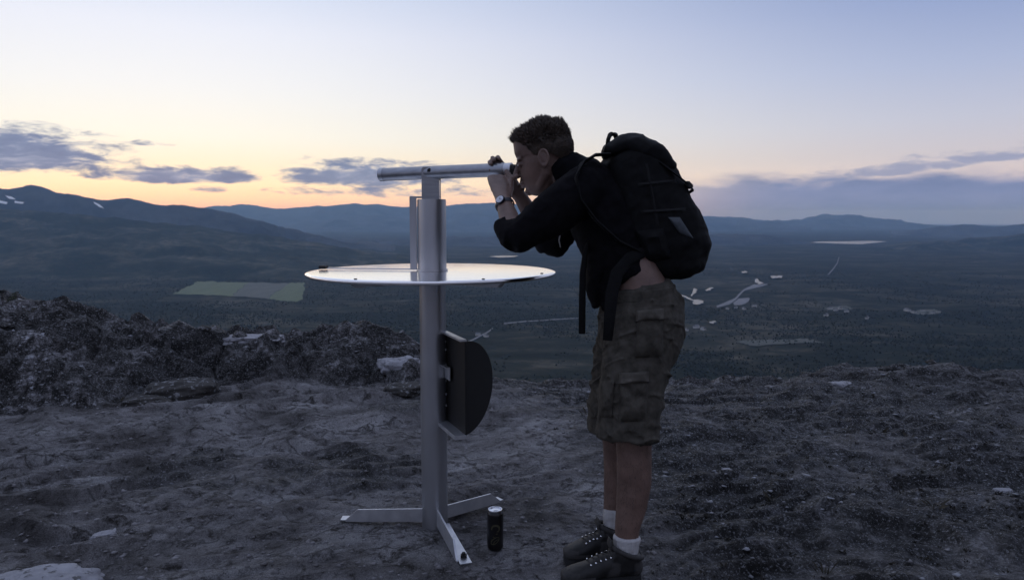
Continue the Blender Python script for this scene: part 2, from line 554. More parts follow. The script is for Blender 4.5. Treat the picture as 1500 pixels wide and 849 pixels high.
def hill(x, y, detail=True):
    x = np.asarray(x, float); y = np.asarray(y, float)
    zr = np.interp(x, _rx, _rz); yr = np.interp(x, _rx, _ry); fy = np.interp(x, _rx, _fy)
    wob = (fbm(x * .9, y * .9, None, 4, 31) - .5)
    t = sstep(fy - .1, yr, y + wob * .7)
    z = zr * t
    over = np.maximum(y - yr, 0)
    z = z - over * .55 - .05 * np.minimum(over, 3) ** 2
    z = z - np.maximum(np.abs(x) - 11, 0) * .5 - np.maximum(-y - 20, 0) * .4
    if detail:
        near = np.exp(-over / 60.0)
        d, c, left = masks(x, y)
        heath = (1 - d) * (1 - c)
        n_big = fbm(x * 1.1, y * 1.1, None, 3, 3) - .5
        n_m = fbm(x * 4.2, y * 4.2, None, 4, 5) - .5
        n_s = fbm(x * 14, y * 14, None, 4, 9) - .5
        keep = 1 - np.exp(-(((x + .1) / .75) ** 2 + ((y - 2.9) / .55) ** 2))     # level ground round post and feet
        dz = n_big * .10 * keep
        dz = dz + n_m * (.045 * d * (.25 + .75 * keep) + .055 * heath * (.3 + .7 * keep) + .10 * c)
        dz = dz + n_s * (.020 * d + .034 * heath + .028 * c)
        rg = ridged(x * 1.3 + y * .35, y * 1.7 - x * .3, 4, 21)
        dz = dz + c * (rg - .45) * .20 * left
        # worn ruts and low soil steps running up to the right over the trodden ground
        wq = (fbm(x * 1.1, y * 1.1, None, 4, 83) - .5)
        led = lambda a, b, fr, k: (lambda t: np.where(t - np.floor(t) < .12, (t - np.floor(t)) / .12, 1 - (t - np.floor(t) - .12) / .88) - .5)((x * a + y * b) * fr + wq * k)
        amp = sstep(.42, .66, fbm(x * .9 + 4, y * .9, None, 3, 88))
        dz = dz + led(-.42, .9, 2.3, 2.6) * amp * (.060 * d * sstep(.4, -.4, x) + .05 * heath + .11 * c) * keep
        dz = dz + led(-.30, .95, 6.1, 3.4) * sstep(.45, .6, fbm(x * 1.6, y * 1.6 + 7, None, 3, 89)) * (.020 * d + .03 * heath + .05 * c) * (.3 + .7 * keep)
        wx, wy = x + wq * .35, y + n_m * .12
        v1, e1 = cells(wx * 1.5 + wy * .3, wy * 2.3, 101)
        v2, e2 = cells(wx * 3.6 - wy * .8, wy * 5.0, 103)
        dz = dz + (v1 - .5) * sstep(.0, .10, e1) * (.22 * c * (.2 + .8 * left) + .05 * heath * keep) - .05 * (1 - sstep(0, .06, e1)) * c
        dz = dz + (v2 - .5) * sstep(.0, .12, e2) * (.045 * c + .022 * heath * (.35 + .65 * keep) + .012 * d * amp)
        n_x = fbm(x * 34, y * 34, None, 2, 93) - .5
        dz = dz + n_x * (.006 * d + .014 * heath + .007 * c)
        rut = ridged((x * .35 - y * .5) * 1.1, (x * .9 + y * .4) * .55, 4, 63)
        dz = dz + d * (rut - .5) * .13 * keep * sstep(.3, -.5, x)
        z = z + dz * near
    return z + G0


def terrain(x, y):
    hz = hill(x, y)
    r = np.hypot(x, y)
    zv = ZV + (fbm(x / 900., y / 900., None, 5, 41) - .5) * 16 * sstep(900, 2200, r)
    k = 14.0
    m = np.maximum(hz, zv)
    return np.where(r < 200, hz, m)


def build_terrain():
    azf = np.radians(np.arange(-46, 46.01, .25))
    azc = np.radians(np.concatenate([np.arange(50, 311, 5)]))
    az = np.concatenate([azf, azc])
    na = len(az)
    r1 = np.exp(np.arange(math.log(.25), math.log(1.6), .06))
    r2 = np.exp(np.arange(math.log(1.6), math.log(9.0), .0043))
    r3 = np.exp(np.arange(math.log(9.0), math.log(15.0), .03))
    r4 = np.exp(np.arange(math.log(15.0), math.log(40000.0), .021))
    for name, rs, mat in (('hilltop_ground', np.concatenate([r1, r2, r3, [15.0]]), M['ground']), ('valley_ground', np.concatenate([[15.0], r4[1:], [40000.0]]), M['valley'])):
        A, R = np.meshgrid(az, rs)
        back = np.cos(A)
        lim = np.where(back > .6, 1.0, .15 + .85 * np.clip((back + .2) / .8, 0, 1) ** 2)
        Rr = np.where(R > 3000, 3000 + (R - 3000) * lim, R)
        X = np.sin(A) * Rr; Y = np.cos(A) * Rr
        Z = terrain(X, Y)
        V = np.stack([X, Y, Z], -1).reshape(-1, 3)
        nr = len(rs)
        i = np.arange(nr - 1)[:, None] * na + np.arange(na)[None, :]
        j = np.arange(nr - 1)[:, None] * na + (np.arange(na)[None, :] + 1) % na
        Fq = np.stack([i, j, j + na, i + na], -1).reshape(-1, 4)[:, ::-1]
        o = npmesh(name, V, Fq, mat)
        if name == 'hilltop_ground':
            # close the small hole under the camera
            d, c, _ = masks(V[:, 0], V[:, 1])
            for nm, arr in (('dirt', d), ('crag', c)):
                a = o.data.attributes.new(nm, 'FLOAT', 'POINT'); a.data.foreach_set('value', arr.astype(np.float32))
        tag(o, kind='structure')


build_terrain()


def gz(x, y):
    return float(hill(np.array([x]), np.array([y]))[0])


# ------------------------------------------------------------------ far ridges
def ridge(name, pts, D, toe, back, mat, rough=.06, seed=0, step=3.0, rows=26, zb=ZV - 20, front_pow=1.25):
    px = np.array([p[0] for p in pts], float); py = np.array([p[1] for p in pts], float)
    xs = np.arange(px[0], px[-1] + .1, step)
    ys = np.interp(xs, px, py)
    ker = np.exp(-np.linspace(-1.5, 1.5, 7) ** 2); ker /= ker.sum()
    ys = np.convolve(np.pad(ys, 3, mode='edge'), ker, 'valid')
    tx = (xs - 750) / F
    cy = (424.5 - ys) / F
    crest = HC + D * (-SP + cy * CP) / (CP + cy * SP)
    crest = crest + (fbm(tx * 45, tx * 0 + seed, None, 6, seed, .6) - .5) * D * .0055
    rr = np.concatenate([np.linspace(0, 1, rows), np.linspace(1, 2, 8)[1:]])
    V = []
    for s in rr:
        if s <= 1:
            Y = toe + (D - toe) * s; prof = s ** front_pow
        else:
            Y = D + (back - D) * (s - 1); prof = (2 - s) ** 1.2
        X = tx * Y
        n = (fbm(X / (D * .05), Y / (D * .05) + X * 0, None, 5, seed + 5) - .5) * rough * D * (4 * prof * (1 - prof)) * .35
        z = zb + (crest - zb) * prof + np.maximum(n, -(crest - zb) * prof)
        z = np.where(crest < zb + 1, zb, z)
        V.append(np.stack([X, X * 0 + Y, z], -1))
    V = np.array(V); nr, nc = V.shape[:2]
    i = np.arange(nr - 1)[:, None] * nc + np.arange(nc - 1)[None, :]
    Fq = np.stack([i, i + 1, i + nc + 1, i + nc], -1).reshape(-1, 4)
    o = npmesh(name, V.reshape(-1, 3), Fq, mat)
    return tag(o, kind='structure')


ridge('forest_slope', [(-420, 268), (-200, 286), (0, 304), (100, 313), (200, 322), (300, 333), (400, 346), (500, 362), (600, 378), (680, 390), (760, 400)], 6000, 4050, 8200, M['slope'], .05, 3, front_pow=1.1)
ridge('mountain', [(-420, 270), (-200, 272), (-60, 276), (0, 271), (8, 277), (25, 275), (48, 272), (70, 274), (88, 281), (115, 284), (130, 289), (165, 293), (188, 290), (208, 293), (228, 300), (262, 300), (290, 303), (318, 308), (350, 315), (390, 325), (440, 339), (500, 352), (580, 366)], 7800, 6600, 10500, M['mount'], .10, 11)
ridge('mountain_range', [(160, 330), (240, 318), (305, 304), (330, 302), (352, 299), (380, 301), (408, 306), (440, 304), (480, 301), (522, 297), (560, 300), (600, 303), (640, 301), (700, 297), (760, 299), (830, 303), (900, 309), (1000, 315), (1040, 318), (1100, 322), (1150, 327), (1210, 340), (1260, 352)], 22000, 17500, 26500, M['mount'], .06, 23)
ridge('low_hills', [(330, 362), (420, 352), (520, 350), (620, 352), (700, 347), (830, 348), (930, 350), (1030, 346), (1080, 342), (1120, 343), (1160, 350), (1200, 359), (1230, 364)], 9900, 8900, 11500, M['mount'], .05, 31)
ridge('far_hills', [(880, 330), (960, 322), (1040, 316), (1090, 319), (1130, 324), (1165, 321), (1205, 315), (1235, 314), (1270, 317), (1310, 321), (1345, 328), (1370, 333), (1420, 337), (1480, 340)], 25000, 20500, 30000, M['mount'], .05, 43)
ridge('right_hills', [(1290, 348), (1340, 338), (1380, 332), (1420, 329), (1460, 331), (1500, 328), (1600, 326), (1800, 318), (2000, 322)], 15000, 12500, 19000, M['mount'], .05, 57)
ridge('dark_hill', [(1255, 368), (1290, 360), (1340, 355), (1400, 352), (1450, 347), (1500, 341), (1600, 334), (1800, 322), (2000, 316)], 9000, 7000, 11500, M['slope'], .05, 61)


def z_at(x, y):
    return float(terrain(np.array([x]), np.array([y]))[0])


dgraph = bpy.context.evaluated_depsgraph_get()


def sheet(name, poly, mat, lift=1.5, kind='structure', z=None, sub=True, rag=0.0):
    """thin sheet lying on the valley floor, outline given by sight lines"""
    bm = bmesh.new()
    pts = []
    if rag:
        fine = []
        for k, (a, b) in enumerate(zip(poly, poly[1:] + poly[:1])):
            for j in range(10):
                t = j / 10; x_ = a[0] + (b[0] - a[0]) * t; y_ = a[1] + (b[1] - a[1]) * t
                fine.append((x_ + (float(vnoise(np.array([x_ * .3]), np.array([y_ * .6]), None, 4)[0]) - .5) * rag * 2.5, y_ + (float(vnoise(np.array([x_ * .25 + 50]), np.array([y_ * .5]), None, 6)[0]) - .5) * rag))
        poly = fine
    for px, py in poly:
        p = on_plane(px, py, ZV)
        pts.append((p.x, p.y, p.z))
    vs = [bm.verts.new(p) for p in pts]
    f = bm.faces.new(vs)
    bmesh.ops.triangulate(bm, faces=[f])
    for _ in range(4):
        ln = [e for e in bm.edges if e.calc_length() > 60]
        if ln: bmesh.ops.subdivide_edges(bm, edges=ln, cuts=1, use_grid_fill=False); bmesh.ops.triangulate(bm, faces=bm.faces)
    if z is None:
        xs = np.array([v.co.x for v in bm.verts]); ys = np.array([v.co.y for v in bm.verts])
        zz = terrain(xs, ys) + lift
        for v, q in zip(bm.verts, zz): v.co.z = q
    else:
        for v in bm.verts: v.co.z = z
    bmesh.ops.recalc_face_normals(bm, faces=bm.faces)
    if sum(f.normal.z for f in bm.faces) < 0: bmesh.ops.reverse_faces(bm, faces=bm.faces)
    o = bm_obj_keep(name, bm, mat)
    return tag(o, kind=kind)


def bm_obj_keep(name, bm, mat):
    me = bpy.data.meshes.new(name); bm.to_mesh(me); bm.free()
    return link(name, me, mat, None, True, False)


def ribbon(pts, w0, w1):
    """pixel path -> polygon outline of a tapering band"""
    L, R = [], []
    n = len(pts)
    for i, (x, y) in enumerate(pts):
        a = pts[max(i - 1, 0)]; b = pts[min(i + 1, n - 1)]
        dx, dy = b[0] - a[0], b[1] - a[1]; l = math.hypot(dx, dy) or 1
        w = w0 + (w1 - w0) * i / (n - 1)
        L.append((x - dy / l * w, y + dx / l * w)); R.append((x + dy / l * w, y - dx / l * w))
    return L + R[::-1]


ZW = ZV + 6.5
sheet('lake', [(1186, 356.0), (1200, 354.6), (1240, 354.2), (1275, 353.6), (1300, 354.4), (1285, 356.3), (1262, 358.6), (1222, 357.6)], M['water'], z=ZV + 9)
sheet('lake', [(716, 377), (735, 375.5), (760, 376), (752, 378), (730, 378.6)], M['water'], z=ZV + 9)
sheet('river', [(985, 431), (999, 433), (1008, 437), (1015, 441), (1022, 440), (1030, 442.5), (1031, 446), (1021, 448.5), (1014, 447.5), (1016, 444), (1009, 441), (1000, 436.5), (986, 433.5)], M['water'], z=ZW, rag=1.6)
sheet('river', [(1013, 428), (1018, 424), (1021, 427), (1017, 433), (1013, 436)], M['water'], z=ZW, rag=1.6)
sheet('river', [(1032, 427), (1040, 422.5), (1045, 423.5), (1039, 427.5), (1034, 428.5)], M['water'], z=ZW, rag=1.6)
sheet('river', [(1104, 410), (1109, 409), (1112, 413), (1119, 417), (1112, 418), (1107, 416)], M['water'], z=ZW, rag=1.6)
sheet('river', [(1128, 405.5), (1145, 405), (1147, 408), (1130, 409)], M['water'], z=ZW, rag=1.6)
sheet('river', [(1085, 399), (1095, 398), (1093, 401), (1086, 401)], M['water'], z=ZW, rag=1.6)
sheet('clearing', [(1074, 443), (1082, 437), (1097, 436), (1099, 439), (1092, 444), (1086, 446), (1076, 446.5)], M['road'], lift=2.4)
sheet('river', [(1038, 475), (1046, 472), (1049, 474), (1042, 477)], M['water'], z=ZW, rag=1.6)
sheet('road', ribbon([(1050, 449), (1068, 444), (1078, 437), (1090, 425), (1104, 418), (1124, 417)], 1.6, .9), M['road'], lift=2.5)
sheet('road', ribbon([(1213, 402), (1221, 394), (1227, 385), (1229, 377)], .8, .5), M['road'], lift=2.5)
sheet('road', ribbon([(670, 507), (695, 496), (715, 486), (722, 481)], 1.0, .8), M['road'], lift=2.5)
sheet('road', ribbon([(738, 474), (770, 470), (810, 467), (850, 465)], .9, .5), M['road'], lift=2.5)
#sheet('road', ribbon([(980, 524), (1150, 521), (1280, 517), (1420, 514), (1520, 515)], .8, .8), M['field_grey'], lift=2.5)
sheet('field', [(252, 430), (290, 412), (364, 413), (338, 434)], M['field_green'], lift=3, rag=2.2)
sheet('field', [(338.5, 434), (364.5, 413), (424, 415), (392, 438)], M['field_grey'], lift=3, rag=2.2)
sheet('field', [(392.5, 438), (424.5, 415), (446, 414), (444, 438), (436, 442), (410, 441)], M['field_green'], lift=3, rag=2.2)
# more open ground on the valley floor
for poly, k in (([(1080, 500), (1180, 497), (1210, 503), (1100, 507)], 'field_grey'),
                ([(1205, 450), (1240, 447), (1250, 452), (1215, 455)], 'field_grey'), ([(1330, 456), (1370, 452), (1382, 458), (1345, 461)], 'field_grey')):
    sheet('clearing', poly, M[k], lift=2.2, rag=3)
# snow patches on the left mountain
bpy.context.view_layer.update()


def drop_on(obj, px, py):
    """where a sight line meets an object"""
    o = Vector((0, 0, HC)); d = (U(px, py, 1000) - o).normalized()
    ok, loc, no, idx = obj.ray_cast(o, d)
    return loc if ok else None


MT = bpy.data.objects['mountain']
for poly in ([(8, 287), (18, 289), (24, 293), (14, 292)], [(22, 295), (36, 297), (34, 299.5), (22, 298)], [(0, 294), (12, 297), (10, 300), (0, 298)], [(137, 296), (146, 300), (153, 306), (146, 304), (139, 299)]):
    vs = [drop_on(MT, *p) for p in poly]
    if all(v is not None for v in vs):
        up = Vector((0, -6, 6))
        o = pydata('snow_patch', [v + up for v in vs], [tuple(range(len(vs)))], M['snow'], None, True, False)
        tag(o, kind='structure')


# forest: uncountable trees over the valley floor and slope
def scatter_forest():
    n = 52000
    u = RNG.random(n); a = (RNG.random(n) * 2 - 1) * math.radians(40)
    r = 1500 * (5600 / 1500) ** u
    X, Y = np.sin(a) * r, np.cos(a) * r
    dens = .55 * fbm(X / 160., Y / 260., None, 4, 91) + .45 * fbm(X / 700., Y / 500., None, 3, 97) + (RNG.random(n) - .5) * .16 + .10 * sstep(-200, -900, X)
    keep = dens > .50
    # keep the farm field and the river flats open
    def inside(px0, px1, py0, py1):
        sx = 750 + F * X / Y; sy = 318 + F * 350.0 / Y
        return (sx > px0) & (sx < px1) & (sy > py0) & (sy < py1)
    sx = 750 + F * X / Y; sy = 318 + F * 350.0 / Y
    wv = (fbm(X / 60., Y / 60., None, 3, 7) - .5) * 8
    fld = (sy > 412 + wv * .3) & (sy < 441 + wv * .4) & (sx > 250 + (430 - sy) * 2.1 + wv) & (sx < 447 + wv * .5)
    keep &= ~fld & ~inside(985, 1100, 402, 449)
    X, Y = X[keep], Y[keep]
    Z = terrain(X, Y)
    n = len(X)
    h = 3 + 5 * RNG.random(n) ** 1.5; w = h * (.30 + .25 * RNG.random(n))
    ang = RNG.random(n) * 6.28
    ring = []
    for k in range(4):
        t = ang + k * math.pi / 2
        ring.append(np.stack([X + np.cos(t) * w, Y + np.sin(t) * w, Z + h * .22], -1))
    top = np.stack([X, Y, Z + h], -1); bot = np.stack([X, Y, Z - .5], -1)
    V = np.stack(ring + [top, bot], 1).reshape(-1, 3)
    b = np.arange(n)[:, None] * 6
    fs = []
    for k in range(4):
        fs.append(np.concatenate([b + k, b + (k + 1) % 4, b + 4], 1)); fs.append(np.concatenate([b + (k + 1) % 4, b + k, b + 5], 1))
    o = npmesh('forest', V, np.concatenate(fs), simple('birch_and_spruce', (.012, .016, .010), (.030, .034, .020), .95, 0, .02), None, False)
    tag(o, kind='stuff')


scatter_forest()

# houses of the village
def make_house(loc, rz, s, label):
    t = thing('village_house', loc, label, 'house', 'houses scattered over the valley floor')
    t.rotation_euler.z = rz; t.scale = (s, s, s)
    bm = bmesh.new(); add_box(bm, (0, 0, 2.4), (14, 9, 5.4))
    bm_obj('wall', bm, M['house_wall'], t, world=False, smooth=False)
    bm = bmesh.new()
    add_prism(bm, [(-7.5, -5.2, 5), (-7.5, 5.2, 5), (-7.5, 0, 8.6)], (15, 0, 0))
    bm_obj('roof', bm, M['house_roof'], t, world=False, smooth=False)
    return t


def copy_tree(o, parent=None):
    c = o.copy(); COL.objects.link(c); c.parent = parent
    for ch in list(o.children):
        copy_tree(ch, c)
    return c


hs = [(1078, 450), (1066, 452), (1090, 452), (1105, 448), (1216, 452), (1224, 454), (1231, 452), (1240, 456), (1329, 455), (1338, 458), (1352, 455), (1366, 459), (1375, 457), (1210, 462), (1020, 480), (1030, 483), (1006, 484), (700, 490), (712, 492), (1270, 466)]
house0 = None
for k, (px, py) in enumerate(hs):
    p = on_plane(px, py, ZV); z = z_at(p.x, p.y)
    rz = random.uniform(0, 3.1); s = random.uniform(.9, 1.5)
    if house0 is None:
        house0 = make_house((p.x, p.y, z), rz, s, 'tiny pale house with a gabled roof on the dark valley floor'); h = house0
    else:
        h = copy_tree(house0); h.location = (p.x, p.y, z); h.rotation_euler.z = rz; h.scale = (s, s, s)

# ------------------------------------------------------------------ sky
world = bpy.data.worlds.new('World'); sc.world = world
world.use_nodes = True
wt = world.node_tree
bg = wt.nodes['Background']
tc = N(wt, 'ShaderNodeTexCoord')
sep = N(wt, 'ShaderNodeSeparateXYZ'); wt.links.new(tc.outputs['Generated'], sep.inputs[0])
dx, dy, dz = sep.outputs[0], sep.outputs[1], sep.outputs[2]
DEG = 57.29578
el = math_(wt, 'MULTIPLY', math_(wt, 'ARCSINE', dz), DEG)
azn = math_(wt, 'MULTIPLY', math_(wt, 'ARCTAN2', dx, dy), DEG)


SKY_GAIN = 1.7


def el_ramp(stops):
    f = math_(wt, 'DIVIDE', math_(wt, 'ADD', el, 5.0), 95.0, clamp=True)
    return ramp(wt, f, [((s[0] + 5) / 95, tuple(v * (s[2] if len(s) > 2 else 1.0) / SKY_GAIN for v in s2l(s[1]))) for s in stops])


SUN_AZ = -27.0
rl = el_ramp([(-5, (205, 150, 135)), (.3, (238, 188, 152), 1.5), (1.4, (248, 210, 164), 1.4), (2.4, (252, 228, 186), 1.3), (3.8, (253, 240, 212), 1.12), (5.6, (250, 247, 234), 1.08), (9, (247, 248, 249), 1.02), (13, (236, 240, 252), 1.02), (17, (212, 224, 248)), (27, (196, 208, 238)), (50, (192, 202, 232)), (90, (184, 194, 224))])
rr_ = el_ramp([(-5, (120, 130, 165)), (.3, (150, 158, 188), 1.4), (1.4, (186, 182, 200), 1.3), (2.6, (214, 202, 204), 1.1), (4.2, (208, 203, 212)), (6.5, (196, 200, 219)), (10, (174, 186, 218)), (14, (147, 164, 206)), (17, (130, 149, 194)), (27, (150, 166, 208)), (50, (174, 186, 222)), (90, (184, 194, 224))])
rb = el_ramp([(-5, (70, 76, 96)), (2, (116, 120, 144)), (8, (146, 144, 160)), (16, (144, 150, 176)), (35, (152, 164, 200)), (90, (184, 194, 224))])
dA = math_(wt, 'ABSOLUTE', math_(wt, 'SUBTRACT', azn, SUN_AZ))
tmix = N(wt, 'ShaderNodeMapRange', interpolation_type='SMOOTHSTEP'); tmix.inputs['From Min'].default_value = 2; tmix.inputs['From Max'].default_value = 64
wt.links.new(dA, tmix.inputs['Value'])
skyc = mixc(wt, tmix.outputs['Result'], rl, rr_)
tm2 = N(wt, 'ShaderNodeMapRange', interpolation_type='SMOOTHSTEP'); tm2.inputs['From Min'].default_value = 62; tm2.inputs['From Max'].default_value = 110
wt.links.new(dA, tm2.inputs['Value'])
skyc = mixc(wt, tm2.outputs['Result'], skyc, rb)

# clouds: noise in (azimuth, elevation) gathered into banks
cv = N(wt, 'ShaderNodeCombineXYZ'); wt.links.new(azn, cv.inputs[0]); wt.links.new(math_(wt, 'MULTIPLY', el, 3.6), cv.inputs[1])
cn = noise(wt, .42, 7, .62, .35, vec=cv.outputs[0])
cn2 = noise(wt, .16, 5, .6, .2, vec=cv.outputs[0])


def px_ae(px, py):
    d = (U(px, py, 1000) - Vector((0, 0, HC))).normalized()
    return math.degrees(math.atan2(d.x, d.y)), math.degrees(math.asin(d.z))


def bank(x0, x1, y_top, y_bot, soft_bottom=.35, tilt=0.0, k=1.0):
    """cloud bank: long soft ellipse with a flatter underside"""
    a0, e0 = px_ae((x0 + x1) / 2, y_bot + (y_top - y_bot) * .30)
    aL, _ = px_ae(x0, y_bot); aR, _ = px_ae(x1, y_bot)
    _, eT = px_ae((x0 + x1) / 2, y_top); _, eB = px_ae((x0 + x1) / 2, y_bot)
    ra = (aR - aL) / 2
    u = math_(wt, 'DIVIDE', math_(wt, 'SUBTRACT', azn, a0), ra)
    e = math_(wt, 'SUBTRACT', el, e0)
    if tilt:
        e = math_(wt, 'SUBTRACT', e, math_(wt, 'MULTIPLY', u, tilt))
    up = math_(wt, 'DIVIDE', math_(wt, 'MAXIMUM', e, 0.0), eT - e0)
    dn = math_(wt, 'DIVIDE', math_(wt, 'MAXIMUM', math_(wt, 'MULTIPLY', e, -1.0), 0.0), e0 - eB)
    q = math_(wt, 'ADD', math_(wt, 'POWER', math_(wt, 'ABSOLUTE', u), 2.0), math_(wt, 'ADD', math_(wt, 'POWER', up, 2.0), math_(wt, 'POWER', dn, 2.0)))
    return math_(wt, 'MULTIPLY', math_(wt, 'SUBTRACT', 1.0, q), k)


banks = [
    bank(-300, 250, 168, 256, k=1.7), bank(-80, 180, 184, 254, k=1.6), bank(110, 425, 239, 270, k=1.6), bank(185, 262, 203, 215, k=.9),
    bank(370, 710, 228, 276, k=1.55), bank(270, 350, 270, 283, k=.9), bank(330, 780, 266, 290, k=.8),
    bank(1090, 1640, 224, 252, tilt=1.2, k=1.25), bank(1180, 1600, 228, 246, tilt=1.0, k=.9),
]
mx = banks[0]
for b_ in banks[1:]:
    mx = math_(wt, 'MAXIMUM', mx, b_)
mx = math_(wt, 'MAXIMUM', mx, -.9)
dens = math_(wt, 'ADD', mx, math_(wt, 'MULTIPLY', math_(wt, 'SUBTRACT', cn, .53), 3.9))
cm = N(wt, 'ShaderNodeMapRange', interpolation_type='SMOOTHSTEP'); cm.inputs['From Min'].default_value = .05; cm.inputs['From Max'].default_value = 1.15
wt.links.new(dens, cm.inputs['Value'])
# low stratus layer to the right
a_l, _ = px_ae(985, 300); a_r, _ = px_ae(1180, 300)
st_a = N(wt, 'ShaderNodeMapRange', interpolation_type='SMOOTHSTEP'); st_a.inputs['From Min'].default_value = a_l - 10; st_a.inputs['From Max'].default_value = a_r
wt.links.new(azn, st_a.inputs['Value'])
_, e_top = px_ae(1250, 262)
st_e = N(wt, 'ShaderNodeMapRange', interpolation_type='SMOOTHSTEP'); st_e.inputs['From Min'].default_value = e_top + .75; st_e.inputs['From Max'].default_value = e_top - .55
wt.links.new(math_(wt, 'ADD', el, math_(wt, 'MULTIPLY', math_(wt, 'SUBTRACT', cn2, .5), 2.6)), st_e.inputs['Value'])
strat = math_(wt, 'MULTIPLY', math_(wt, 'MULTIPLY', st_a.outputs['Result'], st_e.outputs['Result']), .88)
back_off = N(wt, 'ShaderNodeMapRange'); back_off.inputs['From Min'].default_value = 60; back_off.inputs['From Max'].default_value = 100
back_off.inputs['To Min'].default_value = 1; back_off.inputs['To Max'].default_value = 0
wt.links.new(math_(wt, 'ABSOLUTE', azn), back_off.inputs['Value'])
strat = math_(wt, 'MULTIPLY', strat, back_off.outputs['Result'])
K = 1.12 / SKY_GAIN
s2k = lambda c: tuple(v * K for v in s2l(c))
str_col = ramp(wt, cn2, [(.35, s2k((88, 112, 160))), (.65, s2k((112, 130, 176)))])
skyc = mixc(wt, strat, skyc, str_col)
cl_col = ramp(wt, cn, [(.38, s2k((138, 152, 184))), (.52, s2k((100, 121, 160))), (.70, s2k((84, 107, 148)))])
cl_col = mixc(wt, tmix.outputs['Result'], cl_col, s2k((112, 130, 174)))
cmask = math_(wt, 'MULTIPLY', math_(wt, 'MULTIPLY', cm.outputs['Result'], math_(wt, 'SUBTRACT', .95, math_(wt, 'MULTIPLY', tmix.outputs['Result'], .30))), back_off.outputs['Result'])
skyc = mixc(wt, cmask, skyc, cl_col)
# a trace of clear-air scattering
nis = N(wt, 'ShaderNodeTexSky', sky_type='NISHITA'); nis.sun_disc = False
nis.sun_elevation = math.radians(1.0); nis.sun_rotation = math.radians(SUN_AZ)
skyc = mixc(wt, .002, skyc, nis.outputs['Color'], 'ADD')
wt.links.new(skyc, bg.inputs['Color'])
bg.inputs['Strength'].default_value = SKY_GAIN

sun = bpy.data.lights.new('afterglow_sun', 'SUN'); sun.energy = .06; sun.angle = math.radians(20); sun.color = (1, .8, .62)
so = bpy.data.objects.new('afterglow_sun', sun); COL.objects.link(so)
sd = Vector((math.sin(math.radians(SUN_AZ)), math.cos(math.radians(SUN_AZ)), math.tan(math.radians(4))))
so.rotation_euler = sd.to_track_quat('Z', 'Y').to_euler()

# haze
bm = bmesh.new(); add_box(bm, (0, 18500, (ZV - 22 + 400) / 2), (100000, 60000, 400 - (ZV - 22)))
hm = bpy.data.materials.new('haze'); hm.use_nodes = True
hn = hm.node_tree; hn.nodes.clear()
pv = hn.nodes.new('ShaderNodeVolumePrincipled'); ho = hn.nodes.new('ShaderNodeOutputMaterial')
pv.inputs['Density'].default_value = 3.6e-5
pv.inputs['Absorption Color'].default_value = (1, 1, 1, 1)
pv.inputs['Color'].default_value = (.34, .60, 1.0, 1)
pv.inputs['Anisotropy'].default_value = .55
hn.links.new(pv.outputs[0], ho.inputs['Volume'])
hz_o = bm_obj('haze', bm, hm, None, True, False)
tag(hz_o, kind='stuff')
# ------------------------------------------------------------------ ground cover and stones
def rand_dirs(n):
    a = RNG.random(n) * 6.2832; return np.cos(a), np.sin(a)


def scatter_stones(name, n, xr, yr, size, mat, dens, flat=.55):
    """uncountable loose chips: squashed octahedra with uneven corners"""
    X = xr[0] + (xr[1] - xr[0]) * RNG.random(n)
    Yy = yr[0] * (yr[1] / yr[0]) ** RNG.random(n)
    X = X * Yy / yr[1]
    k = dens(X, Yy) > RNG.random(n)
    X, Yy = X[k], Yy[k]; n = len(X)
    Z = hill(X, Yy)
    s = size[0] + (size[1] - size[0]) * RNG.random(n) ** 6
    base = np.array([[1, 0, 0], [.5, .87, .1], [-.5, .87, 0], [-1, 0, .1], [-.5, -.87, 0], [.5, -.87, 0], [.1, .1, 1], [0, 0, -1]])
    faces = []
    for q in range(6):
        faces += [[q, (q + 1) % 6, 6], [(q + 1) % 6, q, 7]]
    faces = np.array(faces)
    V = np.repeat(base[None], n, 0) * (.45 + 1.1 * RNG.random((n, 8, 1))) + (RNG.random((n, 8, 3)) - .5) * .35
    c, s_ = rand_dirs(n)
    x = V[:, :, 0] * c[:, None] - V[:, :, 1] * s_[:, None]; y = V[:, :, 0] * s_[:, None] + V[:, :, 1] * c[:, None]
    asp = .6 + .5 * RNG.random((n, 1))
    P = np.stack([X[:, None] + x * s[:, None], Yy[:, None] + y * s[:, None] * asp, Z[:, None] + (V[:, :, 2] * flat + .12) * s[:, None]], -1)
    Fq = (faces[None] + (np.arange(n) * 8)[:, None, None]).reshape(-1, 3)
    return tag(npmesh(name, P.reshape(-1, 3), Fq, mat, None, False), kind='stuff')


def d_dirt(x, y):
    d, c, _ = masks(x, y); return d * .9 + c * .1


def d_heath(x, y):
    d, c, _ = masks(x, y); return np.clip(1 - d - c, 0, 1) * sstep(.45, .6, fbm(x * 2, y * 2, None, 4, 14)) + c * .6


def d_heath2(x, y):
    d, c, l = masks(x, y); return np.clip(1 - d * 1.1 - c * .35, 0, 1) * (1 - .7 * sstep(.1, -.4, x) * (1 - c)) * (.25 + .75 * sstep(.42, .58, fbm(x * 2.6, y * 2.6, None, 4, 18)))


def d_crag(x, y):
    d, c, l = masks(x, y); yr = np.interp(x, _rx, _ry)
    return c * sstep(.42, .6, fbm(x * 1.9, y * 1.9, None, 4, 24)) * (.35 + .65 * sstep(yr - 1.0, yr - .2, y))


